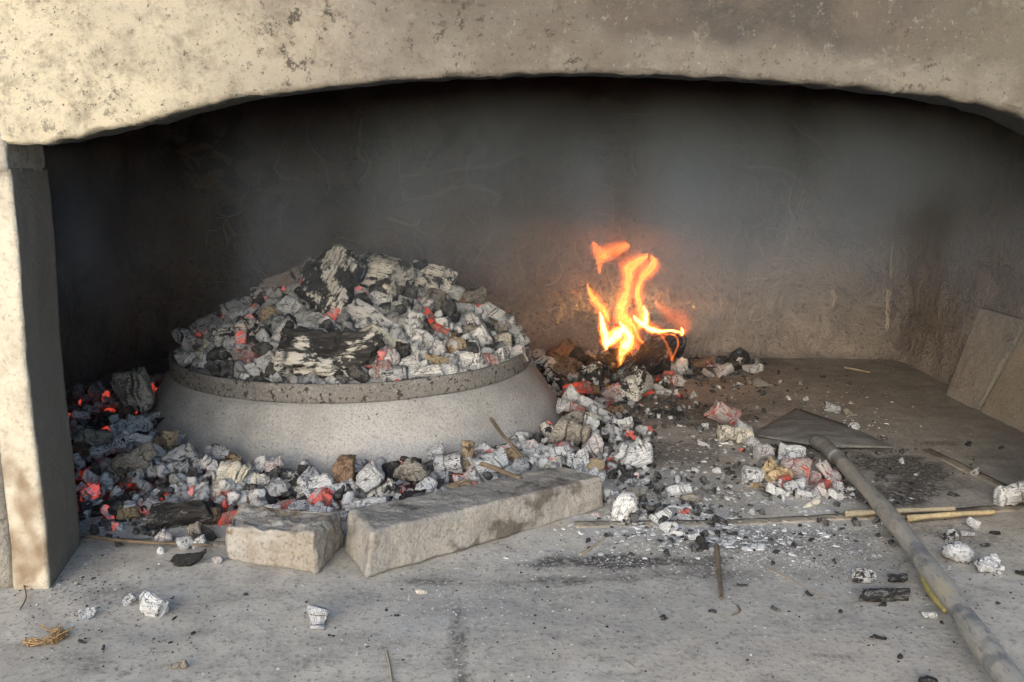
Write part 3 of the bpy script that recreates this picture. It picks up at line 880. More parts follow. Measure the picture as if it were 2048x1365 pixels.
EMBERS = [
    (1449, 831, 58, 44, -30, 'shard', 'ember'), (1456, 870, 40, 36, 0, 'block', 'cream'), (1487, 873, 36, 34, -10, 'block', 'cream'), (1505, 886, 28, 22, -20, 'block', 'ash'),
    (1489, 856, 34, 24, -30, 'shard', 'ash'), (1527, 905, 34, 34, 5, 'block', 'pink'), (1551, 900, 22, 22, 0, 'nub', 'char'), (1583, 906, 52, 34, -5, 'shard', 'ash'),
    (1592, 936, 62, 52, -20, 'block', 'ember'), (1549, 946, 54, 48, -40, 'block', 'tan'), (1505, 953, 42, 38, -20, 'nub', 'ash'), (1630, 956, 24, 28, 0, 'block', 'ember'),
    (1659, 948, 58, 36, -55, 'shard', 'pink'), (1592, 973, 42, 26, 20, 'block', 'cool'), (1556, 983, 44, 20, -20, 'log', 'ash'), (1612, 992, 40, 20, -12, 'flat', 'ash'),
    (1638, 983, 32, 28, 30, 'block', 'pink'), (1677, 973, 22, 20, 0, 'nub', 'ash'), (1515, 973, 34, 14, -15, 'flat', 'tan'), (1620, 1010, 40, 12, 25, 'flat', 'cream'),
    (1671, 992, 34, 18, -20, 'flat', 'ash'), (1570, 962, 26, 22, 0, 'nub', 'hot'), (1648, 970, 26, 22, 0, 'nub', 'hot'),
]
FLOOR = [
    (1266, 908, 78, 58, 20, 'bent', 'ash'), (1247, 1018, 72, 46, 60, 'nub', 'ash'), (1283, 860, 24, 18, 0, 'nub', 'ash'), (1410, 853, 16, 12, 0, 'curl', 'ash'),
    (1407, 888, 26, 10, -20, 'flat', 'ash'), (1434, 941, 18, 12, -10, 'nub', 'ash'), (1358, 982, 46, 24, 10, 'log', 'ash'), (1384, 996, 40, 20, -5, 'nub', 'bark'),
    (1338, 1054, 34, 26, -20, 'nub', 'ash'), (1323, 1034, 40, 26, 30, 'shard', 'ash'), (1407, 1090, 36, 20, -50, 'flat', 'char'), (1440, 1042, 32, 16, -25, 'flat', 'char'),
    (1662, 817, 32, 24, -10, 'curl', 'cool'), (1700, 827, 30, 14, -20, 'nub', 'bark'), (1708, 855, 22, 20, 40, 'nub', 'ash'), (1612, 798, 12, 10, 0, 'nub', 'ash'),
    (1946, 1048, 30, 20, -30, 'flat', 'ash'), (1901, 1070, 30, 24, 10, 'nub', 'charash'), (1915, 1105, 54, 40, -10, 'nub', 'ash'), (1977, 1130, 48, 36, 0, 'wedge', 'ash'),
    (2028, 990, 72, 52, 15, 'log', 'ash'), (1770, 1191, 100, 30, -4, 'log', 'char'), (1795, 1158, 36, 22, 0, 'shard', 'char'), (1728, 1152, 46, 28, 0, 'nub', 'charash'),
    (1858, 1231, 28, 14, -6, 'block', 'cool'), (1950, 945, 22, 14, 20, 'nub', 'charash'), (1856, 1362, 34, 18, 0, 'nub', 'char'), (1325, 822, 42, 14, -5, 'flat', 'char'),
    (1354, 828, 30, 14, -15, 'flat', 'char'), (1935, 1068, 24, 10, 0, 'flat', 'cool'), (1910, 991, 28, 8, -20, 'flat', 'char'), (1937, 888, 14, 10, 0, 'nub', 'char'),
    (303, 1212, 58, 44, -20, 'wedge', 'ash'), (258, 1199, 26, 20, 45, 'block', 'cool'), (173, 1227, 38, 20, 12, 'curl', 'cool'), (634, 1234, 44, 42, 85, 'log', 'cool'),
    (358, 1331, 34, 18, 16, 'log', 'bark'), (375, 1120, 60, 30, 14, 'nub', 'char'), (435, 1121, 22, 18, 0, 'nub', 'pink'), (403, 1106, 26, 8, 30, 'flat', 'char'),
    (165, 1283, 18, 8, -20, 'flat', 'char'), (207, 1297, 14, 7, 80, 'flat', 'char'), (1250, 965, 30, 20, 0, 'nub', 'cool'), (1220, 990, 30, 24, 0, 'block', 'ash'),
    (1225, 1000, 26, 20, 10, 'nub', 'cool'), (1270, 985, 40, 18, 0, 'nub', 'bark'), (1300, 1010, 34, 14, 5, 'flat', 'cool'), (1370, 1020, 32, 14, 0, 'flat', 'ash'),
    (1410, 1065, 28, 12, -5, 'flat', 'ash'), (1430, 1100, 22, 10, 0, 'flat', 'cool'), (1390, 1075, 26, 14, 10, 'flat', 'ash'), (1355, 1068, 30, 12, -10, 'flat', 'ash'),
    (1484, 1171, 24, 8, -5, 'flat', 'char'), (1552, 1219, 22, 8, -30, 'flat', 'char'), (1328, 1235, 12, 14, -60, 'flat', 'char'), (1425, 1223, 16, 8, -10, 'flat', 'char'),
    (1618, 1188, 16, 8, -40, 'flat', 'char'), (1757, 1276, 34, 9, -15, 'flat', 'char'), (1990, 1066, 20, 8, 0, 'flat', 'char'), (2040, 1146, 20, 10, 0, 'flat', 'char'),
    (1970, 1090, 18, 8, 0, 'flat', 'char'), (842, 1184, 22, 10, -10, 'flat', 'cream'),
]
for e in LID: coal_entry(e, 'lid', s_heap)
for e in PILE: coal_entry(e, 'pile', s_floor)
for e in FIRE: coal_entry(e, 'fire', s_floor)
for e in EMBERS: coal_entry(e, 'embers', s_floor)
for e in FLOOR: coal_entry(e, 'floor', s_floor)

# bed of small pieces under the heap and the piles: too many and too buried to count
def bed_mat():
    g = G('ember_bed')
    rnd = g.attr('rnd'); hot = g.attr('hot'); cr = g.attr('crack')
    P = g.pos()
    n = g.noise(P, 95, 4, .7)
    c = g.mix(g.ss(rnd, .1, .9), (.50, .50, .50), (.22, .222, .23))
    c = g.mix(g.ss(rnd, .78, .82), c, g.mix(g.ss(n, .45, .6), (.04, .039, .038), (.14, .135, .13)))
    c = g.mix(g.ss(n, .52, .64, 0, .8), c, (.07, .07, .072))
    c = g.mix(g.math('MULTIPLY', cr, .8), c, (.03, .03, .03))
    g.done(c, .93, g.bump(n, .6, .006), .15)
    g.put(g.bsdf.inputs['Emission Color'], (1.0, .09, .05))
    g.put(g.bsdf.inputs['Emission Strength'], g.math('MULTIPLY', g.math('MULTIPLY', hot, g.ss(n, .42, .62)), .28))
    return g.m
LOW = [coal_mesh(kd, 200 + i, .42) for i, kd in enumerate(('block', 'nub', 'wedge', 'shard', 'log', 'nub', 'flat', 'block'))]
def bed(name, spots, label, dark=None):
    V, F, RN, HT, CR = [], [], [], [], []
    rb = random.Random(5)
    for p, s, hot in spots:
        A, Fm, C = rb.choice(LOW)
        q = Quaternion((rb.gauss(0, 1), rb.gauss(0, 1), rb.gauss(0, 1), rb.gauss(0, 1))).normalized().to_matrix()
        D = np.array([s * rb.uniform(.8, 1.3), s * rb.uniform(.5, .8), s * rb.uniform(.5, .8)])
        W = (A * D) @ np.array(q).T + np.array(p)
        b = len(V)
        V.extend(W.tolist()); F.extend([tuple(b + i for i in f) for f in Fm])
        r_ = rb.random() if dark is None else (rb.uniform(.85, 1) if rb.random() < dark else rb.random())
        RN.extend([r_] * len(A)); HT.extend([hot] * len(A)); CR.extend(C)
    o = mesh_obj(name, V, F, M['bed'], attrs={'rnd': RN, 'hot': HT, 'crack': CR})
    tag(o, label, 'embers', kind='stuff')
    return o
M['bed'] = bed_mat()
rb = random.Random(3)
spots = []
for k in range(820):
    a, r = k * 2.39996, .266 * math.sqrt((k + .5) / 820)
    x, y = LC.x + r * math.cos(a), LC.y + r * math.sin(a)
    z = heap_z(x, y) - rb.uniform(.004, .026)
    s = rb.uniform(.022, .042)
    if r > .24: s *= .75
    spots.append(((x, y, z), s, rb.random() < .06))
bed('ember_bed', spots, 'small ash covered coals packed between the larger pieces on the lid')
spots = []
for k in range(1900):
    cx, cy, rx, ry, hh = rb.choice(PILE_H)
    x, y = cx + rb.uniform(-1, 1) * rx, cy + rb.uniform(-1, 1) * ry
    p = Vector((x, y, 0))
    if (p - LC).length < .33: continue
    z = pile_base(p)
    if z < .004: continue
    spots.append(((x, y, z * rb.uniform(.25, 1.08)), rb.uniform(.010, .030), rb.random() < .09))
bed('ember_bed', spots, 'small ash covered coals packed between the larger pieces on the hearth')

spots = []
for px, py, sx, sy, n, lo, hi in ((1430, 722, 60, 16, 90, .008, .026), (1350, 800, 70, 30, 70, .005, .015), (1280, 850, 50, 40, 60, .005, .016), (1330, 1000, 80, 40, 90, .005, .014),
                                  (1250, 960, 30, 40, 70, .006, .018), (1580, 960, 80, 35, 80, .005, .013), (1500, 770, 120, 30, 60, .004, .012), (230, 1040, 90, 20, 70, .005, .014), (1700, 940, 90, 50, 50, .004, .010)):
    for _ in range(n):
        u, v = px + rb.gauss(0, sx), max(700, py + rb.gauss(0, sy))
        p = at(u, v)
        if p.y > BY - .03 or abs(p.x) > .75 or (p - LC).length < .345: continue
        sz = rb.uniform(lo, hi)
        spots.append(((p.x, p.y, pile_base(p) + sz * .22), sz, rb.random() < .04))
bed('charcoal_debris', spots, 'loose crumbs of charcoal and ash between the fire and the shovel', .6)

# large charred logs
def log_between(p0, p1, r, seed, mat, name, label, flat=1.0, kind='log'):
    A, F, C = coal_mesh(kind, seed, 1.9)
    ax = (p1 - p0)
    L = ax.length
    X = ax.normalized()
    Z = (-FWD - X * (-FWD).dot(X)).normalized()
    Y = Z.cross(X)
    mw = Matrix((X, Y, Z)).transposed().to_4x4() @ Matrix.Diagonal((L, 2 * r, 2 * r * flat, 1))
    mw.translation = (p0 + p1) / 2
    o = mesh_obj(name, A.tolist(), F, CM[mat], attrs={'crack': C})
    o.matrix_world = mw
    tag(o, label, 'log', 'charred logs in the fire')
    return o
K = 1.27 / FPX
log_between(at_y(556, 704, 1.268), at_y(770, 700, 1.262), 63 * K, 301, 'charash', 'charred_log', 'large split log, charred black with white ash, at the front rim of the lid', .8, 'wedge')
p = on_heap(640, 610)
log_between(at_y(628, 640, p.y + .015), at_y(700, 505, p.y + .07), 62 * 1.42 / FPX, 304, 'flaked', 'charred_log', 'thick black charred log standing at the top of the lid heap', .9)
log_between(at_y(672, 540, 1.50), at_y(815, 560, 1.44), 48 * 1.45 / FPX, 303, 'charash', 'charred_log', 'ash flecked charred log lying across the crest of the lid heap', .9)
log_between(at(1247, 768, .034), at_y(1340, 688, 1.83), .034, 306, 'char', 'charred_log', 'burning black log with a cracked ashy end under the flames', 1.0)
log_between(at(1258, 782, .026), at(1285, 748, .034), .029, 308, 'charash', 'charred_log', 'short pale ash crusted log end below the burning log', .9)
log_between(at(1190, 738, .03), at(1250, 722, .03), .028, 307, 'char', 'charred_log', 'short black log glowing beneath the left side of the flames', 1.0)
log_between(at_y(1330, 720, 1.80), at_y(1368, 672, 1.86), .02, 309, 'char', 'charred_log', 'small black log end behind the right side of the flames', 1.0)

# ------------------------------------------------------------------ stones
def stone(name, fn, n, amp, scale, seed, rnd, mat, label, cat, group=None):
    v, f = rough_box(fn, n, amp, scale, seed, rnd)
    c = Vector((sum(p.x for p in v) / len(v), sum(p.y for p in v) / len(v), min(p.z for p in v)))
    o = mesh_obj(name, [p - c for p in v], f, mat)
    o.location = c
    tag(o, label, cat, group)
    return o
def quad_prism(b, hts, ins=(0, 0, 0, 0)):
    """b: four floor points front-left, front-right, back-right, back-left; heights at them; ins pulls the top in"""
    cen = sum(b, Vector()) / 4
    t = [p.lerp(cen, k) + Vector((0, 0, h)) for p, h, k in zip(b, hts, ins)]
    def fn(u, v, w):
        lo = b[0].lerp(b[1], u).lerp(b[3].lerp(b[2], u), v)
        hi = t[0].lerp(t[1], u).lerp(t[3].lerp(t[2], u), v)
        return lo.lerp(hi, w)
    return fn
b0, b1 = at(732, 1158), at(1210, 1018)
dd = (b1 - b0).normalized(); nn_ = Vector((-dd.y, dd.x, 0))
b3 = at(688, 1104)
b2 = b1 + nn_ * .066 - dd * .012
stone('kerb_stone', quad_prism([b0, b1, b2, b3], (.046, .040, .040, .046), (.06, .03, .03, .04)), (110, 30, 20), .0022, 34, 21, .0028, M['block'],
      'long grey rectangular kerb stone lying askew in front of the embers', 'stone', 'stones edging the embers')
c0, c1, c2, c3 = at(452, 1122), at(632, 1150), at(690, 1092), at(480, 1068)
stone('kerb_stone', quad_prism([c0, c1, c2, c3], (.036, .044, .040, .036), (.02, .0, .05, .1)), (60, 34, 22), .0056, 19, 27, .0030, M['block2'],
      'short rough kerb stone with a brown broken front face', 'stone', 'stones edging the embers')

# slab leaning on the right wall, broken across
def slab_fn(poly, th):
    q = poly
    nrm = (q[1] - q[0]).cross(q[3] - q[0]).normalized()
    if nrm.x > 0: nrm = -nrm
    def fn(u, v, w):
        p = q[0].lerp(q[1], u).lerp(q[3].lerp(q[2], u), v)
        return p - nrm * th * (1 - w)
    return fn
def lean(px, py, s):
    """point of the leaning plane: foot on the floor at x0, head at the wall"""
    n = Vector((.94, 0, -.34)).normalized()        # plane facing the room and up
    foot = at(1890, 790)
    d = ray(px, py)
    nrm = Vector((-.985, -.05, .125)).normalized()
    t = (foot - CAMP).dot(nrm) / d.dot(nrm)
    return CAMP + d * t
A0, A1, A2, A3 = lean(1890, 791, 0), lean(1953, 824, 0), lean(2052, 640, 0), lean(1957, 614, 0)
stone('broken_slab', slab_fn([A0, A1, A2, A3], .013), (26, 50, 4), .0016, 40, 31, .0016, M['slab'], 'grey stone slab leaning on the right wall, broken along a diagonal crack', 'slab', 'broken slab against the wall')
B0, B1, B2, B3 = lean(1957, 826, 0), lean(2140, 925, 0), lean(2150, 690, 0), lean(2056, 645, 0)
stone('broken_slab', slab_fn([B0, B1, B2, B3], .013), (40, 50, 4), .0016, 40, 35, .0016, M['slab2'], 'tan piece of broken slab at the right edge, right of the diagonal crack', 'slab', 'broken slab against the wall')

# ------------------------------------------------------------------ shovel
g = G('blackened_steel')
P = g.coord('Object')
n1 = g.noise(g.mul(P, (1, 3, 1)), 25, 5, .65); n2 = g.noise(P, 260, 3, .6)
c = g.mix(g.ss(n1, .35, .7), (.16, .157, .153), (.29, .28, .268)); c = g.mix(g.ss(n2, .5, .7, 0, .5), c, (.07, .067, .065))
M['steel'] = g.done(c, .78, g.bump(n2, .3, .002), .4)
g.bsdf.inputs['Metallic'].default_value = .35
g = G('weathered_pole')
P = g.coord('Object')
n1 = g.noise(g.mul(P, (5, 22, 22)), 2.2, 5, .65); n2 = g.noise(P, 22, 4, .65); n3 = g.noise(g.mul(P, (30, 160, 160)), 2, 3, .6)
c = g.mix(g.ss(n1, .35, .65), (.36, .335, .29), (.25, .235, .21)); c = g.mix(g.ss(n2, .52, .64, 0, .8), c, (.145, .15, .155))
c = g.mix(g.ss(n2, .42, .32, 0, .6), c, (.40, .34, .23)); c = g.mix(g.ss(n3, .55, .7, 0, .55), c, (.10, .09, .075))
M['pole'] = g.done(c, .8, g.bump(n3, .4, .003), .2)

shovel = empty('ash_shovel', at(1645, 890))
tag(shovel, 'long handled shovel with a blackened triangular steel blade lying on the hearth', 'shovel')
def blade():
    s0, s1, s2, s3 = at(1503, 868, .004), at(1592, 817, .005), at(1790, 894, .003), at(1642, 892, .012)
    s12 = at(1690, 848, .005)
    n = 24
    verts, faces = [], []
    def P_(u, v):
        a = s0.lerp(s3, u * 2) if u < .5 else s3.lerp(s2, u * 2 - 1)
        b = s0.lerp(s1, u * 2.4) if u < 1 / 2.4 else (s1.lerp(s12, (u - 1 / 2.4) / .3) if u < 1 / 2.4 + .3 else s12.lerp(s2, (u - 1 / 2.4 - .3) / (1 - 1 / 2.4 - .3)))
        p = a.lerp(b, v)
        p.z += .006 * math.sin(math.pi * v) * math.sin(math.pi * u) + nz(p.x, p.y, 0, 22, 4) * .0012
        return p
    for side in (0, -.0022):
        for j in range(13):
            for i in range(n + 1):
                p = P_(i / n, j / 12); p.z += side
                verts.append(p)
    m = n + 1; o = 13 * m
    for j in range(12):
        for i in range(n):
            a = j * m + i
            faces.append((a, a + 1, a + m + 1, a + m)); faces.append((o + a, o + a + m, o + a + m + 1, o + a + 1))
    for i in range(n):
        faces.append((i, o + i, o + i + 1, i + 1)); a = 12 * m + i
        faces.append((a, a + 1, o + a + 1, o + a))
    return verts, faces
v_, f_ = blade()
part('blade', v_, f_, M['steel'], shovel)

def tube(pts, radii, seg=14, wob=0.0, seed=0, caps=True, ell=1.0, frame=None):
    verts, faces = [], []
    n = len(pts)
    for i, (p, r) in enumerate(zip(pts, radii)):
        t = (pts[min(i + 1, n - 1)] - pts[max(i - 1, 0)]).normalized()
        ref = frame or Vector((0, 0, 1))
        if abs(t.dot(ref)) > .95: ref = Vector((1, 0, 0))
        b = (ref - t * ref.dot(t)).normalized()
        s = t.cross(b)
        for k in range(seg):
            a = 2 * math.pi * k / seg
            rr = r * (1 + wob * fbm(p.x + math.cos(a) * r, p.y + math.sin(a) * r, p.z, 30, 3, seed))
            verts.append(p + s * math.cos(a) * rr + b * math.sin(a) * rr * ell)
    for i in range(n - 1):
        for k in range(seg):
            j = (k + 1) % seg
            faces.append((i * seg + k, i * seg + j, (i + 1) * seg + j, (i + 1) * seg + k))
    if caps:
        faces.append(tuple(reversed(range(seg)))); faces.append(tuple((n - 1) * seg + k for k in range(seg)))
    return verts, faces
def curve_pts(cps, n):
    out = []
    m = len(cps)
    for i in range(n):
        t = i / (n - 1) * (m - 1)
        k = min(int(t), m - 2); f = t - k
        p0, p1, p2, p3 = cps[max(k - 1, 0)], cps[k], cps[k + 1], cps[min(k + 2, m - 1)]
        out.append(.5 * ((2 * p1) + (p2 - p0) * f + (2 * p0 - 5 * p1 + 4 * p2 - p3) * f * f + (3 * p1 - p0 - 3 * p2 + p3) * f ** 3))
    return out
h0 = at(1655, 895, .012); h1 = at(1765, 1015, .016); h2 = at(1875, 1160, .016); h3 = at(1975, 1300, .017)
h4 = h3 + (h3 - h2) * 1.6
pts = curve_pts([h0, h1, h2, h3, h4], 120)
rad = [.0088 + .0014 * min(1, i / 50) + .0006 * math.sin(i * .23) for i in range(120)]
L0 = pts[0]
v_, f_ = tube(pts, rad, 22, .10, 3)
# local frame so that the grain runs along the pole
X = (pts[-1] - pts[0]).normalized(); Zv = Vector((0, 0, 1)); Yv = Zv.cross(X).normalized(); Zv = X.cross(Yv)
Bm = Matrix((X, Yv, Zv)).transposed()
pole = mesh_obj('handle', [Bm.inverted() @ (p - L0) for p in v_], f_, M['pole'], shovel)
mw = Bm.to_4x4(); mw.translation = L0 - shovel.location
pole.matrix_local = mw
pts = [at(1632, 884, .013), at(1650, 893, .014), at(1672, 915, .014)]
v_, f_ = tube(curve_pts(pts, 12), [.0102] * 12, 16, .05, 5)
part('socket', v_, f_, M['steel'], shovel)

# ------------------------------------------------------------------ twigs, splinters, straw
def wood_mat(name, a, b, d):
    g = G(name)
    P = g.coord('Object')
    n1 = g.noise(P, 60, 4, .65); n2 = g.noise(P, 420, 3, .6)
    c = g.mix(g.ss(n1, .35, .65), a, b); c = g.mix(g.ss(n2, .52, .7, 0, .6), c, d)
    return g.done(c, .85, g.bump(n2, .4, .002))
M['splinter'] = wood_mat('pale_splintered_wood', (.50, .40, .24), (.40, .31, .18), (.22, .16, .09))
M['twig'] = wood_mat('dry_twig', (.19, .145, .10), (.14, .105, .075), (.06, .045, .035))
M['straw'] = wood_mat('straw', (.36, .31, .22), (.28, .24, .17), (.16, .13, .09))
M['peel'] = wood_mat('green_bark_strip', (.34, .28, .10), (.25, .22, .09), (.13, .10, .05))
M['bast'] = wood_mat('dry_bast', (.36, .24, .12), (.28, .18, .09), (.14, .09, .05))
def stick(name, pix, r, mat, label, cat, z=None, seed=1, taper=.6, seg=9, wob=.25):
    cps = [at(px, py, (zz if zz is not None else r)) for px, py, zz in pix]
    n = 8 * len(cps)
    pts = curve_pts(cps, n)
    o0 = pts[0].copy()
    v, f = tube(pts, [r * (1 - (1 - taper) * i / n) for i in range(n)], seg, wob, seed)
    o = mesh_obj(name, [p - o0 for p in v], f, M[mat])
    o.location = o0
    tag(o, label, cat)
    return o
stick('twig', [(1433, 1092, .006), (1437, 1130, None), (1441, 1170, None), (1443, 1198, None)], .0028, 'twig', 'short brown forked twig lying on the hearth in front of the ash', 'twig')
stick('straw', [(1160, 1110, None), (1185, 1094, None), (1213, 1076, None)], .0014, 'straw', 'short pale straw lying just right of the long kerb stone', 'straw')
stick('straw', [(773, 1302, None), (780, 1335, None), (786, 1375, None)], .0009, 'straw', 'thin straw at the bottom edge left of the floor crack', 'straw')
stick('straw', [(1248, 1322, None), (1260, 1329, None), (1271, 1337, None)], .0009, 'straw', 'tiny straw near the bottom edge of the hearth', 'straw')
stick('straw', [(1530, 1135, None), (1600, 1170, None), (1650, 1195, None)], .0007, 'straw', 'thin long straw right of the forked twig', 'straw')
stick('twig', [(982, 838, .085), (1010, 876, .052), (1048, 918, .024)], .0027, 'twig', 'slender dark twig leaning on the front of the baking lid', 'twig')
stick('twig', [(1160 - 120, 960, .04), (985, 935, .042), (960, 928, .044)], .004, 'twig', 'charred twig lying across the coals behind the long kerb stone', 'twig')
stick('twig', [(1475, 1212, None), (1480, 1222, None), (1472, 1228, None), (1462, 1232, None)], .0010, 'twig', 'tiny curled twig on the front hearth right of the brown twig', 'twig')
stick('twig', [(170, 1072, .008), (260, 1083, .007), (330, 1087, .006), (425, 1091, .005)], .0022, 'twig', 'long brown twig along the hearth joint beside the jamb', 'twig')
stick('twig', [(48, 1170, .004), (52, 1195, .004), (40, 1220, .003)], .0009, 'twig', 'thin twig at the foot of the left jamb', 'twig')
stick('wood_splinter', [(1815, 1037, .008), (1880, 1031, .008), (1990, 1024, .007)], .0042, 'splinter', 'pale yellow split wood splinter lying beside the shovel handle', 'wood splinter', taper=.7, seg=5)
stick('wood_splinter', [(1690, 1028, .008), (1800, 1022, .008), (1910, 1018, .010)], .0042, 'straw', 'longer weathered splinter lying behind the pale yellow one', 'wood splinter', taper=.7, seg=5)
stick('bark_strip', [(1846, 1136, .012), (1856, 1175, .010), (1874, 1202, .010), (1892, 1222, .010)], .0048, 'peel', 'yellow green bark strip lying against the shovel handle', 'bark', taper=.5, seg=7)
stick('wood_splinter', [(1545, 968 - 200, .004), (1690, 735, .004), (1740, 745, .004)][1:], .003, 'straw', 'grey wooden splinter on the floor near the back wall', 'wood splinter')
# tuft of dry bast fibres
tuft = empty('bast_tuft', at(85, 1282))
tag(tuft, 'small tangled tuft of dry brown plant fibre on the hearth at lower left', 'plant fibre')
rt = random.Random(8)
for k in range(26):
    c = at(85, 1282)
    a0 = rt.uniform(3.4, 6.6); a1 = a0 + rt.uniform(.6, 2.2); rr = rt.uniform(.010, .019)
    cps = [c + Vector((rr * math.cos(a) * 1.1 + rt.uniform(-.002, .002), rr * math.sin(a) * .9 + rt.uniform(-.002, .002), rt.uniform(.0008, .009))) for a in np.linspace(a0, a1, 5)]
    if k % 6 == 0: cps.append(cps[-1] + Vector((rt.uniform(-.012, .012), rt.uniform(-.01, .012), .002)))
    pts = curve_pts(cps, 18)
    v, f = tube(pts, [.0006] * 18, 5)
    part('fibre', v, f, M['bast'], tuft)

# ------------------------------------------------------------------ names of the charcoal pieces
WHERE = {'lid': 'in the heap on the lid', 'pile': 'in embers round the lid', 'fire': 'beside the flames', 'embers': 'in embers by the shovel', 'floor': 'lying on the hearth'}
ORD = ['first', 'second', 'third', 'fourth', 'fifth', 'sixth', 'seventh', 'eighth', 'ninth', 'tenth', 'eleventh', 'twelfth', 'thirteenth', 'fourteenth', 'fifteenth', 'sixteenth']
classes = {}
for c in COALS:
    classes.setdefault((c[7], c[6], c[5]), []).append(c)
for (reg, mat, kd), lst in classes.items():
    lst.sort(key=lambda c: c[1])
    for i, c in enumerate(lst):
        base = LOOK[mat] + ' ' + SHAPE[kd] + ' ' + WHERE[reg]
        if len(lst) > 1:
            pos = 'leftmost such piece' if i == 0 else ('rightmost such piece' if i == len(lst) - 1 else ORD[i] + ' from left')
            base += ', ' + pos
        tag(c[0], base, 'charcoal', 'charcoal pieces ' + WHERE[reg])

# ------------------------------------------------------------------ ash flakes and crumbs
def flakes(name, n_spec, mat, label, seed, size, flatness):
    rf = random.Random(seed)
    V, F = [], []
    for (px, py, sx, sy, n) in n_spec:
        for _ in range(n):
            u, v = px + rf.gauss(0, sx), py + rf.gauss(0, sy)
            if not (-60 < u < 2110 and 735 < v < 1420): continue
            p = at(u, v)
            if p.x > RX - .01 or p.x < LX + .01 or (p - LC).length < .335: continue
            s = size * rf.uniform(.35, 1) * (1.6 if rf.random() < .06 else 1)
            z0 = floor_h(p.x, p.y) + (.002 if False else 0)
            k = rf.choice((4, 5, 6)); a0 = rf.uniform(0, 6.28); el = rf.uniform(.45, 1)
            b = len(V); h = s * flatness * rf.uniform(.5, 1.2)
            tx, ty = rf.uniform(-.3, .3), rf.uniform(-.3, .3)
            ca, sa = math.cos(a0), math.sin(a0)
            ring = []
            for i in range(k):
                a = 6.283 * i / k + rf.uniform(-.3, .3); r = s * rf.uniform(.6, 1)
                x, y = r * math.cos(a), r * math.sin(a) * el
                ring.append((p.x + x * ca - y * sa, p.y + x * sa + y * ca, x, y))
            for X_, Y_, x, y in ring: V.append((X_, Y_, z0 + .0002))
            for X_, Y_, x, y in ring: V.append((p.x + (X_ - p.x) * .8, p.y + (Y_ - p.y) * .8, z0 + h + max(-.5 * h, x * tx + y * ty)))
            F.append(tuple(b + k + i for i in range(k)))
            for i in range(k):
                j = (i + 1) % k
                F.append((b + i, b + j, b + k + j, b + k + i))
    o = mesh_obj(name, V, F, mat, smooth=False)
    tag(o, label, 'ash', kind='stuff')
    return o
def crumb_mat(name, a, b):
    g = G(name)
    n = g.noise(g.pos(), 120, 2, .6)
    return g.done(g.mix(g.ss(n, .3, .7), a, b), .95)
white = crumb_mat('pale_ash_flakes', (.54, .54, .535), (.36, .36, .36))
dark = crumb_mat('charcoal_crumbs', (.022, .021, .02), (.07, .065, .06))
WSPEC = [(1330, 1030, 95, 32, 1500), (1260, 960, 60, 40, 350), (1560, 1075, 150, 26, 1600), (1600, 1000, 80, 18, 380), (1480, 1120, 140, 25, 380), (1350, 900, 140, 60, 700),
         (1560, 880, 200, 60, 260), (1700, 880, 120, 40, 200), (1100, 1110, 120, 22, 260), (940, 1200, 160, 40, 260), (1000, 1000, 500, 150, 200), (1000, 1240, 700, 80, 420),
         (1850, 1090, 120, 50, 150), (160, 1150, 60, 40, 120), (300, 1060, 120, 20, 260), (210, 1000, 60, 60, 150), (1640, 800, 200, 40, 160), (1420, 770, 80, 30, 120), (1620, 1120, 60, 25, 300)]
DSPEC = [(1400, 930, 120, 60, 380), (1330, 1030, 90, 30, 320), (1560, 1085, 160, 25, 500), (1790, 950, 60, 40, 300), (1420, 800, 130, 40, 350), (1600, 850, 200, 60, 350),
         (1000, 1230, 700, 90, 520), (160, 1170, 70, 40, 180), (1800, 1150, 150, 60, 200), (300, 1050, 120, 30, 160), (1850, 850, 120, 60, 160), (1100, 1130, 150, 30, 200), (250, 1260, 160, 50, 120), (1480, 740, 120, 25, 260)]
flakes('ash_flakes', WSPEC, white, 'tiny pale ash flakes strewn over the hearth', 4, .0017, .35)
flakes('ash_flakes', [(1330, 1040, 75, 24, 260), (1610, 985, 70, 18, 150), (1260, 985, 35, 35, 110), (1480, 1075, 130, 20, 190), (1590, 905, 70, 20, 60), (250, 1040, 90, 20, 90), (1470, 880, 50, 20, 40), (1380, 960, 90, 40, 90), (1290, 850, 60, 30, 50), (1720, 850, 60, 25, 40)], white, 'larger pale ash flakes lying among the embers', 9, .0052, .28)
flakes('charcoal_crumbs', DSPEC, dark, 'tiny black charcoal crumbs strewn over the hearth', 6, .0015, .6)
flakes('charcoal_crumbs', [(1400, 900, 140, 70, 110), (1340, 1030, 80, 26, 90), (1450, 780, 110, 35, 130), (1500, 1090, 140, 20, 45), (1000, 1220, 600, 80, 25), (1780, 960, 50, 40, 40)], dark, 'larger black charcoal crumbs lying on the hearth', 12, .0052, .45)

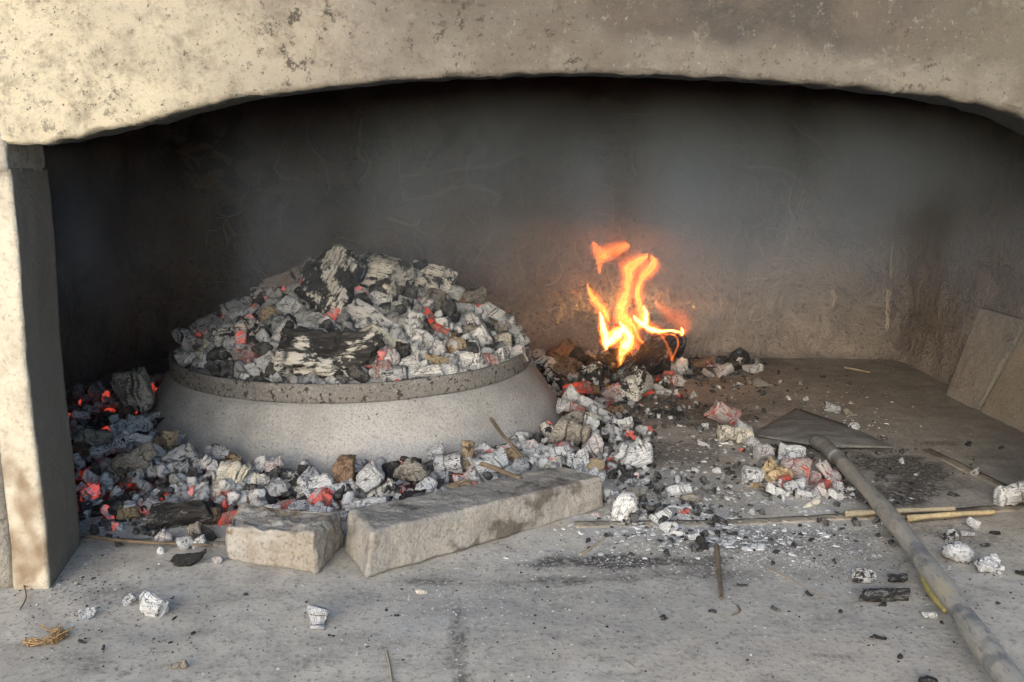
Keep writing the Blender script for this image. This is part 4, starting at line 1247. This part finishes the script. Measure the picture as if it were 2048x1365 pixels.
# ------------------------------------------------------------------ soot threads and flecks on the firebox walls
def wall_pt(px, py, off=.002):
    p = at_y(px, py, BY)
    p = Vector((min(max(p.x, LX + .01), RX - .02), BY, p.z))
    p.y = BY + rel(p.x, 0, p.z, 4) - off
    return p
def c7(pts): return [(400 + u / 2.56, 160 + v / 2.56) for u, v in pts]
def c8(pts): return [(1200 + u / 2.275, 160 + v / 2.275) for u, v in pts]
TH = [c7([(980, 200), (990, 330), (1020, 400), (1030, 560), (1060, 610), (1200, 600), (1290, 560)]), c7([(1030, 500), (1110, 480), (1170, 430), (1175, 350)]),
      c7([(1290, 450), (1400, 452), (1500, 440), (1600, 410), (1650, 380)]), c7([(560, 150), (555, 320), (640, 420), (680, 560)]), c7([(830, 200), (805, 390), (870, 420), (820, 540)]),
      c7([(960, 690), (1080, 750), (1140, 690)]), c7([(460, 210), (430, 330), (400, 470), (520, 500)]), c7([(910, 400), (960, 380), (1000, 340)]), c7([(1280, 560), (1400, 540), (1530, 600), (1500, 640)]),
      c7([(630, 100), (580, 160), (550, 190)]), c8([(100, 150), (230, 170), (330, 150), (430, 90)]), c8([(600, 150), (660, 200), (650, 250), (670, 330), (665, 380), (760, 400), (880, 440), (920, 500), (905, 600)]),
      c8([(870, 210), (930, 250), (990, 280)]), c8([(700, 320), (720, 335), (700, 350)]), c8([(1110, 340), (1130, 380)]), c8([(540, 300), (600, 290), (660, 300)]), c8([(880, 460), (860, 560), (880, 650), (830, 760)]),
      c8([(1050, 960), (1060, 990), (1045, 1020)]), c8([(1310, 950), (1325, 1090), (1315, 1210)]), c8([(1370, 760), (1375, 900)])]
V, F = [], []
rt = random.Random(21)
for path in TH:
    cps = [wall_pt(px + rt.uniform(-4, 4), py + rt.uniform(-4, 4)) for px, py in path]
    for copy in range(3):
        n = 14 * len(cps)
        pts = curve_pts([p + Vector((rt.uniform(-.004, .004) * copy, 0, rt.uniform(-.004, .004) * copy)) for p in cps], n)
        for i, p in enumerate(pts):
            p.x += nz(p.x, p.z, copy, 70, 3) * .005; p.z += nz(p.z, p.x, copy, 70, 5) * .005
            p.y = BY + rel(p.x, 0, p.z, 4) - .0015
        v, f = tube(pts, [max(.0002, .0019 * (1 + .9 * nz(p.x, p.z, 0, 60, copy)) / (1 + copy * .5)) for p in pts], 5)
        b = len(V); V.extend(v); F.extend([tuple(b + q for q in ff) for ff in f])
for k in range(170):
    px, py = rt.uniform(430, 1800), rt.gauss(400, 110)
    p = wall_pt(px, py)
    cps = [p]; d = Vector((rt.uniform(-1, 1), 0, rt.uniform(-1, 1))).normalized()
    for _ in range(4):
        d = (d + Vector((rt.uniform(-.9, .9), 0, rt.uniform(-.9, .9)))).normalized()
        cps.append(cps[-1] + d * rt.uniform(.006, .022))
    for q in cps: q.y = BY + rel(q.x, 0, q.z, 4) - .0015
    pts = curve_pts(cps, 16)
    v, f = tube(pts, [rt.uniform(.0004, .0011)] * 16, 4)
    b = len(V); V.extend(v); F.extend([tuple(b + q for q in ff) for ff in f])
g = G('soot_thread'); g.done((.44, .385, .33), .95)
tag(mesh_obj('soot_threads', V, F, g.m), 'thin brown soot threads and cobwebs hanging on the dark back wall', 'soot', kind='stuff')
V, F = [], []
for k in range(520):
    px, py = rt.gauss(1180, 330), rt.gauss(420, 90)
    if k < 160: px, py = rt.gauss(1000, 130), rt.gauss(430, 60)
    if not (300 < px < 1800 and 190 < py < 690): continue
    p = wall_pt(px, py, .001); s = rt.uniform(.0008, .0030) * (1.7 if rt.random() < .06 else 1); a = rt.uniform(0, 6.28); el = rt.uniform(.25, .8)
    b = len(V)
    for i in range(5):
        t = 6.283 * i / 5; x, z = s * math.cos(t), s * el * math.sin(t)
        V.append(p + Vector((x * math.cos(a) - z * math.sin(a), -.0008 + rt.uniform(-.0005, .0005), x * math.sin(a) + z * math.cos(a))))
    V.append(p + Vector((0, .004, 0)))
    F.append(tuple(b + i for i in range(5)))
    for i in range(5): F.append((b + i, b + 5, b + (i + 1) % 5))
g = G('wall_flecks'); g.done(g.mix(g.noise(g.pos(), 60, 1), (.16, .14, .12), (.46, .43, .39)), .95)
tag(mesh_obj('ash_flecks', V, F, g.m, smooth=False), 'pale ash flecks stuck to the sooty back wall', 'ash', kind='stuff')

# ------------------------------------------------------------------ flames
def flame_mat(name, strength, col, hollow=.12):
    m = bpy.data.materials.new(name)
    m.use_nodes = True
    nt = m.node_tree
    nt.nodes.clear()
    out = nt.nodes.new('ShaderNodeOutputMaterial')
    em = nt.nodes.new('ShaderNodeEmission')
    tc = nt.nodes.new('ShaderNodeTexCoord')
    mp = nt.nodes.new('ShaderNodeMapping'); mp.inputs['Scale'].default_value = (85, 85, 26)
    nx = nt.nodes.new('ShaderNodeTexNoise'); nx.inputs['Scale'].default_value = 1; nx.inputs['Detail'].default_value = 2; nx.inputs['Distortion'].default_value = .8
    rg = nt.nodes.new('ShaderNodeMapRange'); rg.inputs[1].default_value = .34; rg.inputs[2].default_value = .70
    rg.inputs[3].default_value = strength * hollow; rg.inputs[4].default_value = strength * 2.0
    em.inputs['Color'].default_value = (*col, 1)
    nt.links.new(tc.outputs['Object'], mp.inputs[0]); nt.links.new(mp.outputs[0], nx.inputs[0]); nt.links.new(nx.outputs[0], rg.inputs[0])
    m.cycles.volume_step_rate = 1.5
    nt.links.new(rg.outputs[0], em.inputs['Strength']); nt.links.new(em.outputs[0], out.inputs['Volume'])
    return m
RED, ORA, AMB, YEL, PAL = (1.0, .13, .012), (1.0, .19, .018), (1.0, .30, .03), (1.0, .46, .06), (1.0, .64, .16)
SHELL = (1.42, 1.08, .76, .46)
FSPEC = {'core': ((.35, RED), (1.0, ORA), (2.0, YEL), (4.6, PAL)), 'body': ((.22, RED), (.55, RED), (.9, ORA), (1.3, AMB)),
         'tip': ((.20, RED), (.42, RED), (.55, ORA), (.5, ORA)), 'faint': ((.10, RED), (.16, RED), (.2, RED), (.2, ORA))}
FM = {k: [flame_mat('flame_%s' % k, st, c, .05 + .08 * i) for i, (st, c) in enumerate(v)] for k, v in FSPEC.items()}
TONG = [
    ('tip', 0, [(540, 305, 4), (543, 250, 14), (560, 195, 34), (615, 155, 46), (680, 125, 42), (730, 112, 24), (745, 108, 4)]),
    ('tip', .01, [(490, 78, 4), (510, 110, 22), (545, 160, 34), (580, 185, 20), (600, 195, 4)]),
    ('core', 0, [(590, 830, 5), (585, 770, 28), (575, 690, 34), (560, 620, 24), (545, 575, 8), (540, 560, 3)]),
    ('body', .012, [(610, 640, 4), (575, 560, 30), (530, 500, 34), (495, 455, 26), (474, 400, 12), (463, 365, 3)]),
    ('core', .004, [(690, 930, 8), (690, 870, 34), (715, 800, 60), (745, 745, 46), (720, 690, 34), (690, 650, 14), (675, 620, 3)]),
    ('core', .0, [(590, 800, 10), (625, 750, 44), (665, 700, 50), (690, 680, 26), (705, 660, 4)]),
    ('body', .018, [(760, 760, 10), (730, 660, 60), (690, 570, 52), (705, 490, 46), (735, 410, 36), (740, 330, 46), (750, 260, 60), (800, 220, 48), (850, 185, 26), (868, 160, 4)]),
    ('body', .010, [(800, 700, 10), (830, 600, 40), (815, 520, 30), (805, 440, 30), (820, 360, 30), (860, 290, 44), (905, 245, 40), (915, 205, 26), (885, 168, 4)]),
    ('core', 0, [(770, 580, 4), (800, 620, 20), (845, 640, 32), (860, 590, 26), (850, 540, 10), (840, 515, 3)]),
    ('core', .006, [(830, 640, 6), (880, 675, 26), (935, 690, 18), (990, 690, 12), (1040, 690, 9), (1085, 700, 12), (1105, 720, 14), (1108, 690, 14), (1098, 660, 4)]),
    ('faint', .02, [(1105, 740, 6), (1120, 670, 44), (1085, 610, 56), (1025, 585, 44), (970, 540, 26), (935, 500, 12), (918, 476, 3)]),
    ('body', 0, [(935, 690, 5), (975, 735, 10), (1005, 790, 9), (1025, 840, 10), (1038, 885, 16), (1045, 900, 4)]),
    ('body', .004, [(1030, 890, 6), (1060, 830, 7), (1076, 780, 6), (1060, 730, 6), (1020, 715, 5), (970, 715, 3)]),
    ('faint', .02, [(820, 830, 8), (780, 740, 60), (740, 640, 66), (700, 560, 50), (690, 500, 6)]),
    ('body', -.01, [(660, 945, 4), (680, 920, 22), (705, 905, 20), (715, 890, 4)]),
    ('faint', .006, [(890, 620, 4), (900, 650, 30), (960, 700, 40), (1010, 730, 10)]),
    ('body', .002, [(740, 590, 4), (770, 650, 10), (800, 720, 9), (830, 760, 8), (850, 790, 3)]),
]
FLY = 1.70
base = at(1275, 735)
flame = empty('flame', (base.x, FLY, .03))
tag(flame, 'leaping orange and yellow flames rising from the burning black log', 'flame')
for mt, dy, pts in TONG:
    P3, RR = [], []
    for u, v, r in pts:
        px, py = 1040 + u / 3.41, 460 + v / 3.41
        p = at_y(px, py, FLY + dy + .012 * nz(u, v, 0, .01, 3))
        P3.append(p); RR.append(r / 3.41 * m_per_px(p))
    n = 9 * len(P3)
    pt = curve_pts(P3, n)
    rr = [max(.0006, q.x) for q in curve_pts([Vector((r, 0, 0)) for r in RR], n)]
    for i_, q in enumerate(pt):
        t_ = i_ / (n - 1)
        k_ = .35 + .65 * t_
        q.x += nz(q.x, q.z, 0, 75, 4) * .0030 * k_; q.z += nz(q.z, q.x, 1, 75, 6) * .0020 * k_
    rr = [r * (1.08 if mt != 'core' else 1.0) * (1 + .30 * nz(p.x, p.z, p.y, 110, 8)) for p, r in zip(pt, rr)]
    top = None
    for q_, (k_, mm) in enumerate(zip(SHELL, FM[mt])):
        r2 = [max(.0004, r * k_ * (1 + .22 * nz(p.x, p.z, q_ * 3.1, 150, 5))) for p, r in zip(pt, rr)]
        p2 = [p + Vector((nz(p.z, q_ * 2.0, 1, 60, 2) * .0016, 0, nz(p.x, q_ * 2.0, 1, 60, 3) * .0010)) for p in pt]
        if q_: p2, r2 = p2[q_:-q_], r2[q_:-q_]
        v, f = tube(p2, r2, 16, 0, 0, True, .55, Vector((0, 1, 0)))
        if top is None: top = part('tongue', v, f, mm, flame)
        else: mesh_obj('inner_tongue', [p - flame.location for p in v], f, mm, top)

# ------------------------------------------------------------------ smoke
def smoke_mat():
    m = bpy.data.materials.new('thin_blue_smoke')
    m.use_nodes = True
    nt = m.node_tree; nt.nodes.clear()
    out = nt.nodes.new('ShaderNodeOutputMaterial')
    pv = nt.nodes.new('ShaderNodeVolumePrincipled')
    pv.inputs['Color'].default_value = (.64, .79, 1.0, 1)
    pv.inputs['Anisotropy'].default_value = 0.0
    geo = nt.nodes.new('ShaderNodeNewGeometry')
    mp = nt.nodes.new('ShaderNodeMapping'); mp.inputs['Scale'].default_value = (5.5, 3, 2.4); mp.inputs['Rotation'].default_value = (0, .25, 0)
    nx = nt.nodes.new('ShaderNodeTexNoise'); nx.inputs['Scale'].default_value = 1; nx.inputs['Detail'].default_value = 2; nx.inputs['Distortion'].default_value = .6
    rg = nt.nodes.new('ShaderNodeMapRange'); rg.inputs[1].default_value = .38; rg.inputs[2].default_value = .68; rg.inputs[3].default_value = .10; rg.inputs[4].default_value = 2.9
    m.cycles.volume_step_rate = 2.0
    nt.links.new(geo.outputs['Position'], mp.inputs[0]); nt.links.new(mp.outputs[0], nx.inputs[0]); nt.links.new(nx.outputs[0], rg.inputs[0])
    sx = nt.nodes.new('ShaderNodeSeparateXYZ'); rz = nt.nodes.new('ShaderNodeMapRange'); rz.interpolation_type = 'SMOOTHSTEP'
    rz.inputs[1].default_value = .14; rz.inputs[2].default_value = .48; mu = nt.nodes.new('ShaderNodeMath'); mu.operation = 'MULTIPLY'
    nt.links.new(geo.outputs['Position'], sx.inputs[0]); nt.links.new(sx.outputs[2], rz.inputs[0]); nt.links.new(rz.outputs[0], mu.inputs[0]); nt.links.new(rg.outputs[0], mu.inputs[1])
    nt.links.new(mu.outputs[0], pv.inputs['Density']); nt.links.new(pv.outputs[0], out.inputs['Volume'])
    return m
v_, f_ = rough_box(box_fn(-.73, .76, .965, 1.935, .10, 1.14), (16, 10, 10), .02, 4, 2, .03)
sm = mesh_obj('smoke', v_, f_, smoke_mat())
tag(sm, 'thin bluish smoke drifting up inside the firebox', 'smoke', kind='stuff')
